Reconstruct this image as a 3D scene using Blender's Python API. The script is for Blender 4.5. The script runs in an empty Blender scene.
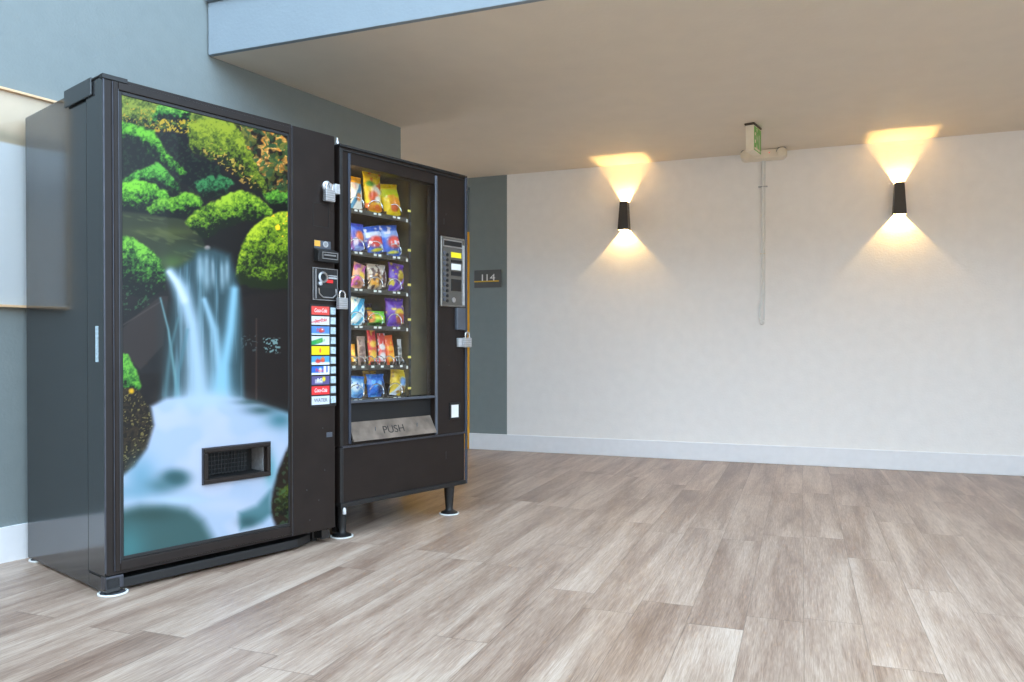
import bpy, bmesh, math, random
import numpy as np
from mathutils import Vector, Matrix
random.seed(7); np.random.seed(7)
C = bpy.context.scene.collection
S = bpy.context.scene
# ------------------------------------------------------------------ camera, sky, exposure
FOC, PITCH, HORIZ, CAMH = 768.0, 0.009, 350.5, 0.9
PPY = HORIZ + PITCH*FOC
cam = bpy.data.cameras.new('camera'); camo = bpy.data.objects.new('camera', cam); C.objects.link(camo)
cam.sensor_width = 36; cam.lens = 36*FOC/1024; cam.shift_y = (PPY-341)/1024
camo.location = (0, 0, CAMH); camo.rotation_euler = (math.pi/2-PITCH, 0, 0)
S.camera = camo
world = bpy.data.worlds.new('sky'); S.world = world; world.use_nodes = True
bg = world.node_tree.nodes['Background']
bg.inputs[0].default_value = (0.59, 0.79, 1.0, 1); bg.inputs[1].default_value = 2.5
S.view_settings.view_transform = 'Standard'; S.view_settings.look = 'None'
S.view_settings.gamma = 1; S.view_settings.use_curve_mapping = False
S.view_settings.exposure = 1.3
sun = bpy.data.lights.new('sun', 'SUN'); sun.energy = 3.0; sun.color = (1, .9, .76); sun.angle = .01
suno = bpy.data.objects.new('sun', sun); C.objects.link(suno); suno.rotation_euler = (math.radians(-42), 0, math.radians(12))
SCONCE_W = 6.5

def ray(px, py):
    x = (px-512)/FOC; y = -(py-PPY)/FOC
    c, s = math.cos(PITCH), math.sin(PITCH)
    return np.array([x, c + s*y, c*y - s])
def w2px(X, Y, Z):
    c, s = math.cos(PITCH), math.sin(PITCH)
    Z = Z-CAMH
    f = c*Y - s*Z; u = s*Y + c*Z
    return 512+FOC*X/f, PPY-FOC*u/f
# ------------------------------------------------------------------ materials
def lin(c):
    return tuple(((v/255)/12.92 if v/255 <= .04045 else ((v/255+.055)/1.055)**2.4) for v in c)
def mat(name, rgb, rough=.5, metal=0, var=.08, scale=20, bump=0, coat=0, spec=.5, stretch=None):
    m = bpy.data.materials.new(name); m.use_nodes = True
    nt = m.node_tree; N = nt.nodes; L = nt.links; p = N['Principled BSDF']
    tc = N.new('ShaderNodeTexCoord'); no = N.new('ShaderNodeTexNoise'); no.inputs['Scale'].default_value = scale
    no.inputs['Detail'].default_value = 4
    if stretch:
        mp = N.new('ShaderNodeMapping'); mp.inputs['Scale'].default_value = stretch
        L.new(tc.outputs['Object'], mp.inputs[0]); L.new(mp.outputs[0], no.inputs['Vector'])
    else: L.new(tc.outputs['Object'], no.inputs['Vector'])
    cr = N.new('ShaderNodeValToRGB'); c = lin(rgb)
    cr.color_ramp.elements[0].position = .3; cr.color_ramp.elements[1].position = .7
    cr.color_ramp.elements[0].color = tuple(v*(1-var) for v in c)+(1,)
    cr.color_ramp.elements[1].color = tuple(min(1, v*(1+var)) for v in c)+(1,)
    L.new(no.outputs['Fac'], cr.inputs[0]); L.new(cr.outputs[0], p.inputs['Base Color'])
    p.inputs['Roughness'].default_value = rough; p.inputs['Metallic'].default_value = metal
    p.inputs['Coat Weight'].default_value = coat; p.inputs['Specular IOR Level'].default_value = spec
    if bump:
        b = N.new('ShaderNodeBump'); b.inputs['Strength'].default_value = bump; b.inputs['Distance'].default_value = .004
        n2 = N.new('ShaderNodeTexNoise'); n2.inputs['Scale'].default_value = scale*6; n2.inputs['Detail'].default_value = 3
        L.new(tc.outputs['Object'], n2.inputs['Vector']); L.new(n2.outputs['Fac'], b.inputs['Height'])
        L.new(b.outputs[0], p.inputs['Normal'])
    return m
def mat_attr(name, rough=.3, coat=0, spec=.5):
    m = bpy.data.materials.new(name); m.use_nodes = True
    N = m.node_tree.nodes; L = m.node_tree.links; p = N['Principled BSDF']
    a = N.new('ShaderNodeAttribute'); a.attribute_name = 'print'
    tc = N.new('ShaderNodeTexCoord'); no = N.new('ShaderNodeTexNoise'); no.inputs['Scale'].default_value = 40
    L.new(tc.outputs['Object'], no.inputs['Vector'])
    mr = N.new('ShaderNodeMapRange'); mr.inputs[3].default_value = rough*.8; mr.inputs[4].default_value = rough*1.2
    L.new(no.outputs['Fac'], mr.inputs[0]); L.new(mr.outputs[0], p.inputs['Roughness'])
    L.new(a.outputs['Color'], p.inputs['Base Color']); p.inputs['Coat Weight'].default_value = coat
    p.inputs['Specular IOR Level'].default_value = spec
    return m
def emis(name, rgb, st):
    m = bpy.data.materials.new(name); m.use_nodes = True
    p = m.node_tree.nodes['Principled BSDF']
    p.inputs['Base Color'].default_value = lin(rgb)+(1,)
    p.inputs['Emission Color'].default_value = lin(rgb)+(1,); p.inputs['Emission Strength'].default_value = st
    return m
M = dict(
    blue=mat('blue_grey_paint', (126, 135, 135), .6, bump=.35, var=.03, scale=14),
    white_wall=mat('white_wall_paint', (243, 239, 235), .6, bump=.35, var=.02, scale=12),
    ceil=mat('ceiling_paint', (226, 214, 196), .7, bump=.25, var=.02, scale=6),
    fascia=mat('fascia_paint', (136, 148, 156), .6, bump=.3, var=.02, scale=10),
    base=mat('baseboard_paint', (236, 236, 238), .4, var=.02),
    orange=mat('mustard_door_paint', (244, 176, 40), .35, var=.04),
    dark=mat('dark_recess', (40, 42, 44), .6),
    black=mat('black_powder_coat', (38, 31, 28), .36, var=.12, scale=9, bump=.05, spec=.22),
    side=mat('black_gloss_side_enamel', (36, 37, 38), .13, var=.08, scale=3, stretch=(3, 3, .6), spec=.75),
    black2=mat('matt_black_metal', (24, 23, 23), .5, var=.15, scale=12),
    vblack=mat('black_void', (14, 13, 13), .6),
    lip=mat('worn_highlight_edge_metal', (74, 74, 80), .35, metal=.6, var=.2),  # edges and paint chips; also the painted highlights on the door frame
    trim=mat('grey_trim', (95, 100, 110), .35, metal=.5, var=.1),
    steel=mat('brushed_steel', (176, 176, 178), .32, metal=.85, var=.12, scale=30),
    chrome=mat('chrome_wire', (205, 205, 208), .22, metal=1, var=.05),
    bright=mat('zinc_steel', (200, 202, 205), .4, metal=.6, var=.15, scale=60),
    whitep=mat('white_plastic', (228, 228, 224), .45, var=.03),
    cream=mat('cream_plastic', (236, 224, 202), .45, var=.03),
    wfoot=mat('white_floor_cup', (225, 225, 222), .5, var=.05),
    cup=mat('dark_felt', (58, 58, 62), .9, var=.1),
    flap=mat('smoked_flap_plastic', (112, 100, 90), .35, var=.35, scale=16),
    sconce=mat('charcoal_lamp_metal', (62, 60, 60), .45, var=.06),
    sticker=mat('grey_sticker', (175, 195, 205), .5, var=.25, scale=120),
    yellow=mat('yellow_sticker', (245, 225, 40), .4, var=.04),
    red=mat('red_print', (215, 40, 40), .4, var=.04),
    sblack=mat('black_print', (25, 25, 28), .4),
    signgrey=mat('sign_grey', (92, 92, 92), .5, var=.04),
    signwhite=mat('sign_white', (240, 240, 238), .4, var=.01),
    signgold=mat('sign_gold', (225, 180, 60), .4, var=.02),
    green=mat('exit_green', (110, 178, 80), .4, var=.1, scale=60),
    oak=mat('light_oak_frame', (226, 190, 150), .45, var=.1, scale=10, stretch=(2, 30, 30)),
    interior=mat('machine_interior', (66, 60, 52), .5, var=.1),
    ground=mat('courtyard_concrete', (150, 146, 140), .8, var=.1, scale=2),
    opp=mat('stucco_opposite', (188, 172, 150), .8, var=.05, scale=2),
    bag=mat_attr('printed_foil', .28, coat=.3),
    pict=mat_attr('printed_panel', .35, coat=.08, spec=.2),
    lab=mat_attr('printed_card', .4),
)
def glass(name, rough=0.0, tint=(1, 1, 1)):
    m = bpy.data.materials.new(name); m.use_nodes = True
    nt = m.node_tree; N = nt.nodes; L = nt.links
    out = N['Material Output']; N.remove(N['Principled BSDF'])
    tr = N.new('ShaderNodeBsdfTransparent'); tr.inputs[0].default_value = tint+(1,)
    gl = N.new('ShaderNodeBsdfGlossy'); gl.inputs['Roughness'].default_value = rough
    fr = N.new('ShaderNodeFresnel'); ge = N.new('ShaderNodeNewGeometry')
    io = N.new('ShaderNodeMapRange'); io.inputs[3].default_value = 1.5; io.inputs[4].default_value = 1/1.5
    L.new(ge.outputs['Backfacing'], io.inputs[0]); L.new(io.outputs[0], fr.inputs[0])
    tc = N.new('ShaderNodeTexCoord'); no = N.new('ShaderNodeTexNoise'); no.inputs['Scale'].default_value = 2
    L.new(tc.outputs['Object'], no.inputs['Vector'])
    bp = N.new('ShaderNodeBump'); bp.inputs['Strength'].default_value = .02; L.new(no.outputs['Fac'], bp.inputs['Height'])
    L.new(bp.outputs[0], gl.inputs['Normal'])
    mx = N.new('ShaderNodeMixShader'); L.new(fr.outputs[0], mx.inputs[0])
    L.new(tr.outputs[0], mx.inputs[1]); L.new(gl.outputs[0], mx.inputs[2]); L.new(mx.outputs[0], out.inputs[0])
    return m
M['glass'] = glass('window_glass', .02, (.96, .97, .96))

def plank_floor():
    m = bpy.data.materials.new('vinyl_plank'); m.use_nodes = True
    nt = m.node_tree; N = nt.nodes; L = nt.links; p = N['Principled BSDF']
    def math_(op, a, b=None, c=None):
        n = N.new('ShaderNodeMath'); n.operation = op
        for i, v in enumerate((a, b, c)):
            if v is None: continue
            if isinstance(v, (int, float)): n.inputs[i].default_value = v
            else: L.new(v, n.inputs[i])
        return n.outputs[0]
    tc = N.new('ShaderNodeTexCoord'); sp = N.new('ShaderNodeSeparateXYZ'); L.new(tc.outputs['Object'], sp.inputs[0])
    W, LEN = .1815, 1.22
    xs = math_('DIVIDE', math_('ADD', sp.outputs['X'], -2.486+20*W), W)
    row = math_('FLOOR', xs); fx = math_('FRACT', xs)
    wn = N.new('ShaderNodeTexWhiteNoise'); wn.noise_dimensions = '1D'; L.new(row, wn.inputs['W'])
    ys = math_('ADD', math_('DIVIDE', sp.outputs['Y'], LEN), math_('MULTIPLY', wn.outputs['Value'], 7.3))
    idy = math_('FLOOR', ys); fy = math_('FRACT', ys)
    cb = N.new('ShaderNodeCombineXYZ'); L.new(row, cb.inputs[0]); L.new(idy, cb.inputs[1])
    w2 = N.new('ShaderNodeTexWhiteNoise'); w2.noise_dimensions = '3D'; L.new(cb.outputs[0], w2.inputs['Vector'])
    # grain coordinates, shifted per plank
    def grain(sx, sy, det, dist, off):
        c = N.new('ShaderNodeCombineXYZ')
        L.new(math_('MULTIPLY', sp.outputs['X'], sx), c.inputs[0])
        L.new(math_('MULTIPLY', sp.outputs['Y'], sy), c.inputs[1])
        L.new(math_('MULTIPLY', w2.outputs['Value'], off), c.inputs[2])
        n = N.new('ShaderNodeTexNoise'); n.inputs['Scale'].default_value = 1; n.inputs['Detail'].default_value = det
        n.inputs['Distortion'].default_value = dist; n.inputs['Roughness'].default_value = .6
        L.new(c.outputs[0], n.inputs['Vector']); return n.outputs['Fac']
    g1 = grain(150, 6, 5, .5, 60); g2 = grain(9, .9, 2, .5, 90); g3 = grain(420, 16, 3, 0, 40)
    # ring waves
    v = math_('ADD', math_('MULTIPLY', w2.outputs['Value'], .17), math_('MULTIPLY', g2, .86))
    v = math_('ADD', v, math_('MULTIPLY', math_('SUBTRACT', g1, .5), .6))
    v = math_('ADD', v, math_('MULTIPLY', math_('SUBTRACT', g3, .5), .6))
    cr = N.new('ShaderNodeValToRGB'); e = cr.color_ramp.elements
    e[0].position = .08; e[0].color = lin((100, 77, 63))+(1,)
    e[1].position = .95; e[1].color = lin((200, 181, 165))+(1,)
    for pos, c in ((.36, (134, 109, 93)), (.58, (166, 142, 124)), (.76, (188, 166, 148))):
        q = e.new(pos); q.color = lin(c)+(1,)
    L.new(v, cr.inputs[0])
    ex = math_('MINIMUM', fx, math_('SUBTRACT', 1, fx)); ey = math_('MINIMUM', fy, math_('SUBTRACT', 1, fy))
    sx = math_('LESS_THAN', ex, .008); sy = math_('LESS_THAN', ey, .0016)
    seam = math_('MAXIMUM', sx, sy)
    mx = N.new('ShaderNodeMix'); mx.data_type = 'RGBA'
    L.new(math_('MULTIPLY', seam, .4), mx.inputs[0]); L.new(cr.outputs[0], mx.inputs[6]); mx.inputs[7].default_value = lin((72, 58, 48))+(1,)
    L.new(mx.outputs[2], p.inputs['Base Color'])
    mr = N.new('ShaderNodeMapRange'); L.new(g1, mr.inputs[0]); mr.inputs[3].default_value = .28; mr.inputs[4].default_value = .42
    L.new(mr.outputs[0], p.inputs['Roughness'])
    b = N.new('ShaderNodeBump'); b.inputs['Strength'].default_value = .15; b.inputs['Distance'].default_value = .002
    L.new(math_('SUBTRACT', g1, seam), b.inputs['Height']); L.new(b.outputs[0], p.inputs['Normal'])
    return m
M['floor'] = plank_floor(); M['kpsteel'] = mat('dull_steel', (138, 134, 128), .35, metal=.7, var=.2, scale=30)

# ------------------------------------------------------------------ mesh helpers
class MB:
    def __init__(s): s.v = []; s.f = []
    def quad(s, a, b, c, d):
        i = len(s.v); s.v += [a, b, c, d]; s.f.append((i, i+1, i+2, i+3)); return s
    def box(s, x0, x1, y0, y1, z0, z1):
        i = len(s.v)
        s.v += [(x0, y0, z0), (x1, y0, z0), (x1, y1, z0), (x0, y1, z0), (x0, y0, z1), (x1, y0, z1), (x1, y1, z1), (x0, y1, z1)]
        s.f += [tuple(i+k for k in q) for q in ((0, 3, 2, 1), (4, 5, 6, 7), (0, 1, 5, 4), (1, 2, 6, 5), (2, 3, 7, 6), (3, 0, 4, 7))]
        return s
    def prism(s, pts, z0, z1):          # polygon in xy, counter-clockwise
        i = len(s.v); n = len(pts)
        s.v += [(x, y, z0) for x, y in pts]+[(x, y, z1) for x, y in pts]
        s.f.append(tuple(i+k for k in reversed(range(n)))); s.f.append(tuple(i+n+k for k in range(n)))
        for k in range(n): s.f.append((i+k, i+(k+1) % n, i+n+(k+1) % n, i+n+k))
        return s
    def prism_y(s, pts, y0, y1):        # polygon in xz, counter-clockwise seen from the front (-y)
        i = len(s.v); n = len(pts)
        s.v += [(x, y0, z) for x, z in pts]+[(x, y1, z) for x, z in pts]
        s.f.append(tuple(i+k for k in range(n))); s.f.append(tuple(i+n+k for k in reversed(range(n))))
        for k in range(n): s.f.append((i+(k+1) % n, i+k, i+n+k, i+n+(k+1) % n))
        return s
    def ring(s, x0, x1, z0, z1, t, y0, y1, tb=None):     # rectangular frame standing in xz
        tb = tb or t
        s.box(x0, x1, y0, y1, z0, z0+tb); s.box(x0, x1, y0, y1, z1-tb, z1)
        s.box(x0, x0+t, y0, y1, z0+tb, z1-tb); s.box(x1-t, x1, y0, y1, z0+tb, z1-tb); return s
    def lathe(s, prof, c=(0, 0, 0), axis='z', n=24):
        i = len(s.v); m = len(prof)
        for k in range(n):
            a = 2*math.pi*k/n
            for r, h in prof:
                x, y = r*math.cos(a), r*math.sin(a)
                p = (x, y, h) if axis == 'z' else ((x, -h, y) if axis == 'y' else (h, x, y))
                s.v.append((p[0]+c[0], p[1]+c[1], p[2]+c[2]))
        for k in range(n):
            for j in range(m-1):
                a, b = i+k*m+j, i+((k+1) % n)*m+j
                s.f.append((a, b, b+1, a+1))
        if prof[0][0] > 1e-6: s.f.append(tuple(i+k*m for k in reversed(range(n))))
        if prof[-1][0] > 1e-6: s.f.append(tuple(i+k*m+m-1 for k in range(n)))
        return s
    def tube(s, pts, r, n=8):
        i = len(s.v); P = [Vector(p) for p in pts]; m = len(P)
        up = Vector((0.13, .31, .94)).normalized()
        for k, p in enumerate(P):
            t = (P[min(k+1, m-1)]-P[max(k-1, 0)]).normalized()
            a = t.cross(up)
            if a.length < 1e-3: a = t.cross(Vector((1, 0, 0)))
            a.normalize(); b = t.cross(a)
            for q in range(n):
                w = 2*math.pi*q/n; v = p+a*(r*math.cos(w))+b*(r*math.sin(w)); s.v.append(tuple(v))
        for k in range(m-1):
            for q in range(n):
                a0 = i+k*n+q; b0 = i+k*n+(q+1) % n
                s.f.append((a0, b0, b0+n, a0+n))
        s.f.append(tuple(i+q for q in reversed(range(n)))); s.f.append(tuple(i+(m-1)*n+q for q in range(n)))
        return s
    def build(s, name, m, parent=None, bevel=0, smooth=False):
        me = bpy.data.meshes.new(name); me.from_pydata(s.v, [], s.f); me.update()
        bm = bmesh.new(); bm.from_mesh(me); bmesh.ops.recalc_face_normals(bm, faces=bm.faces); bm.to_mesh(me); bm.free()
        o = bpy.data.objects.new(name, me); C.objects.link(o)
        me.materials.append(M[m] if isinstance(m, str) else m)
        if parent: o.parent = parent
        if smooth:
            me.polygons.foreach_set('use_smooth', [True]*len(me.polygons))
            e = o.modifiers.new('edges', 'EDGE_SPLIT'); e.split_angle = math.radians(40)
        if bevel:
            b = o.modifiers.new('bevel', 'BEVEL'); b.width = bevel; b.segments = 2; b.limit_method = 'ANGLE'; b.angle_limit = math.radians(50)
        return o
def empty(name, loc, rz=0):
    o = bpy.data.objects.new(name, None); C.objects.link(o); o.location = loc; o.rotation_euler = (0, 0, rz); o.empty_display_size = .1
    return o
def tag(o, label, cat, group=None):
    o['label'] = label; o['category'] = cat
    if group: o['group'] = group
    return o
def struct(o): o['kind'] = 'structure'; return o
def text(name, s, size, m, parent, loc, depth=.001, shear=0, bold=0, sx=1, rot=(math.pi/2, 0, 0), roll=0):
    cu = bpy.data.curves.new(name, 'FONT'); cu.body = s; cu.size = size; cu.extrude = depth; cu.shear = shear; cu.offset = bold
    cu.align_x = 'CENTER'; cu.align_y = 'CENTER'
    t = bpy.data.objects.new(name, cu); C.objects.link(t)
    dg = bpy.context.evaluated_depsgraph_get(); me = bpy.data.meshes.new_from_object(t.evaluated_get(dg))
    bpy.data.objects.remove(t); me.materials.clear(); me.materials.append(M[m] if isinstance(m, str) else m)
    o = bpy.data.objects.new(name, me); C.objects.link(o); o.parent = parent; o.location = loc
    o.rotation_euler = rot; o.scale = (sx, 1, 1)
    if roll: o.rotation_euler = (Matrix.Rotation(rot[2], 3, 'Z') @ Matrix.Rotation(math.pi/2, 3, 'X') @ Matrix.Rotation(roll, 3, 'Z')).to_euler()
    return o
# frames
MROT = math.atan2(.772, .636); P0 = (-1.4835, 2.7955)
WROT = -math.atan2(.3530, .9356); W0 = (-.0448, 6.898)
def frame_hit(px, py, org, rot, dep=0.0):
    d = ray(px, py); ux, uy = math.cos(rot), math.sin(rot); nx, ny = -uy, ux
    o = (org[0]+nx*dep, org[1]+ny*dep)
    t = (o[0]*nx+o[1]*ny)/(d[0]*nx+d[1]*ny)
    X, Y = d[0]*t, d[1]*t
    return (X-o[0])*ux+(Y-o[1])*uy, CAMH+d[2]*t
def uz(px, py, dep=0.0): return frame_hit(px, py, P0, MROT, dep)
def wz(px, py, dep=0.0): return frame_hit(px, py, W0, WROT, dep)
def side_depth(px):                        # depth on the drink machine's left side seen at that column
    r = (px-512)/FOC
    return (P0[0]-r*P0[1])/(.772+r*.636)
def fl(px, py):
    d = ray(px, py); t = -CAMH/d[2]; return d[0]*t, d[1]*t
def to_local(x, y, org, rot):
    dx, dy = x-org[0], y-org[1]
    return dx*math.cos(rot)+dy*math.sin(rot), -dx*math.sin(rot)+dy*math.cos(rot)
def to_world(x, y, org=W0, rot=WROT):
    return org[0]+x*math.cos(rot)-y*math.sin(rot), org[1]+x*math.sin(rot)+y*math.cos(rot)

# ------------------------------------------------------------------ setting
CE = 2.475
LW = Vector((.5323, .8466)); A = Vector((-1.627, 4.108)); K = Vector((-.787, 5.444))
fo = MB().box(-6, 9, -14, 3, -.05, 0).build('floor', 'floor'); fo.location = (W0[0], W0[1], 0); fo.rotation_euler = (0, 0, WROT); struct(fo)
# left wall: face from far behind the camera to the corner K
n = Vector((-LW.y, LW.x)); a0 = A-LW*9
pts = [a0, K, K+Vector((-.934, .358))*2.6, K+Vector((-.934, .358))*2.6+n*.0+Vector((-.1, -.4)), K+n*.2-LW*.0+Vector((-.3, -.35)), a0+n*.25]
pts = [tuple(a0), tuple(K), (K.x-2.4, K.y+.92), (K.x-2.45, K.y+.72), (K.x-.32, K.y-.1), (a0.x+n.x*.25, a0.y+n.y*.25)]
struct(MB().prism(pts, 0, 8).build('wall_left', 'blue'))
# back wall parts, wall frame
def wobj(o): o.location = (W0[0], W0[1], 0); o.rotation_euler = (0, 0, WROT); return o
KB = wz(469.6, 300)[0]; HDR = wz(468, 187)[1]
struct(wobj(MB().box(0.0, 6.2, 0, .2, 0, CE+.3).build('wall_back', 'white_wall')))
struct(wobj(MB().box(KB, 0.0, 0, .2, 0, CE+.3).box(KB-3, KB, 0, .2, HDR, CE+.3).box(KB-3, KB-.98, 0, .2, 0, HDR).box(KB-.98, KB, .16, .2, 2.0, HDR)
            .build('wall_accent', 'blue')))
struct(wobj(MB().box(6.2, 6.4, -3.3, .2, 0, CE+.3).build('wall_right_skyblock', 'white_wall')))  # unseen end wall, added to block sky light from the right
struct(wobj(MB().box(KB, 6.2, -.014, 0, 0, .146).build('baseboard_back', 'base', bevel=.004)))
bl = MB(); off = -n*.014
q0 = A-LW*9; q1 = K
bl.prism([tuple(q0-n*.014), tuple(q1-n*.014), tuple(q1), tuple(q0)], 0, .15)
struct(bl.build('baseboard_left', 'base'))
# ceiling slab and fascia
def W(x, y): return to_world(x, y)
cl = [tuple(A+LW*.03), W(6.2, to_local(A.x, A.y, W0, WROT)[1]+.03), W(6.2, 0), W(KB-3, 0), (K.x-2.4, K.y+.92), tuple(K)]
struct(MB().prism(cl, CE, CE+.28).build('ceiling', 'ceil'))
e0 = to_local(A.x, A.y, W0, WROT)
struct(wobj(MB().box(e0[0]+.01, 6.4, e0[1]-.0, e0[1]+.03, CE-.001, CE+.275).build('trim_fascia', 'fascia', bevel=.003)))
struct(wobj(MB().box(e0[0]+.01, 6.4, e0[1]-.02, e0[1]+.1, CE+.28, 8).build('wall_upper_sunblock', 'fascia')))  # carried up out of view to keep direct sun off the patio
# door 114 in the recess
d = empty('door_1', (*to_world(KB-.49, .10), 0), WROT); struct(d)
MB().box(-.41, .41, -.02, .02, .012, 1.93).build('door_leaf', 'orange', d, bevel=.003)
MB().box(-.49, -.415, -.05, .05, 0, 1.985).box(.415, .489, -.095, .05, 0, 1.985).box(-.415, .415, -.05, .05, 1.935, 1.985).build('door_frame', 'orange', d)
MB().lathe([(.012, 0), (.012, .05), (.028, .055), (.028, .075), (.0, .08)], (-.34, -.02, .98), 'y').build('door_handle', 'steel', d, smooth=True)
# courtyard beyond the camera
g = MB().box(-30, 30, -30, 12, -.3, -.06).build('ground', 'ground'); struct(g)
bo = tag(empty('building', (0, -8, 0)), 'unseen beige stucco building behind the viewpoint, sized to shape the light', 'building')  # out of view; distance and height set for the light on the back wall
MB().box(-14, 14, -2, 0, -.05, 4.4).build('stucco_wall', 'opp', bo)
MB().box(-14.4, 14.4, -2.3, .5, 4.4, 4.6).build('roof_eave', 'black2', bo)
for i in range(7):
    w = MB().box(-12+i*4-.7, -12+i*4+.7, -.02, .03, .9, 2.2).build('window', 'trim', bo)
    MB().box(-12+i*4-.62, -12+i*4+.62, .03, .04, .98, 2.12).build('pane', 'vblack', w)

# ------------------------------------------------------------------ colour printing helpers
def vnoise(x, y, seed=0):
    rs = np.random.RandomState(seed); T = rs.rand(256, 256)
    xi = np.floor(x).astype(int); yi = np.floor(y).astype(int); fx = x-xi; fy = y-yi
    fx = fx*fx*(3-2*fx); fy = fy*fy*(3-2*fy)
    g = lambda a, b: T[a % 256, b % 256]
    return (g(xi, yi)*(1-fx)+g(xi+1, yi)*fx)*(1-fy)+(g(xi, yi+1)*(1-fx)+g(xi+1, yi+1)*fx)*fy
def fbm(x, y, s, o=3, seed=0):
    r = 0; a = .5; t = 0
    for k in range(o): r = r+a*vnoise(x/s*2**k, y/s*2**k, seed+k); t += a; a *= .6
    return r/t
def sdf(x, y, poly):
    p = np.array(poly, float); ins = np.zeros(x.shape, bool); dm = np.full(x.shape, 1e9)
    for i in range(len(p)):
        ax, ay = p[i]; bx, by = p[(i+1) % len(p)]
        c = ((ay > y) != (by > y)) & (x < (bx-ax)*(y-ay)/((by-ay) or 1e-9)+ax); ins ^= c
        ex, ey = bx-ax, by-ay; t = np.clip(((x-ax)*ex+(y-ay)*ey)/(ex*ex+ey*ey+1e-9), 0, 1)
        dm = np.minimum(dm, np.hypot(x-ax-t*ex, y-ay-t*ey))
    return np.where(ins, dm, -dm)
def ss(a, b, x): t = np.clip((x-a)/(b-a), 0, 1); return t*t*(3-2*t)
def lerp(col, c, m):
    c = np.array(c, float)
    if c.ndim == 1: c = c[None, :]
    return col*(1-m[:, None])+c*m[:, None]
def set_print(me, rgb):                    # rgb in sRGB 0..255 per vertex
    v = np.clip(rgb/255, 0, 1); v = np.where(v <= .04045, v/12.92, ((v+.055)/1.055)**2.4)
    at = me.color_attributes.new('print', 'FLOAT_COLOR', 'POINT')
    at.data.foreach_set('color', np.concatenate([v, np.ones((len(v), 1))], 1).ravel().astype(np.float32))
def grid_mesh(name, XYZ, nx, ny, m, parent, keep=None, smooth=False):
    idx = np.arange(nx*ny).reshape(ny, nx)
    a, b, c, d_ = idx[:-1, :-1].ravel(), idx[:-1, 1:].ravel(), idx[1:, 1:].ravel(), idx[1:, :-1].ravel()
    F = np.stack([a, b, c, d_], 1)
    if keep is not None: F = F[keep[a] & keep[b] & keep[c] & keep[d_]]
    me = bpy.data.meshes.new(name); me.from_pydata(XYZ.tolist(), [], F.tolist()); me.update()
    if smooth: me.polygons.foreach_set('use_smooth', [True]*len(me.polygons))
    me.materials.append(M[m]); o = bpy.data.objects.new(name, me); C.objects.link(o); o.parent = parent
    return o

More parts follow.
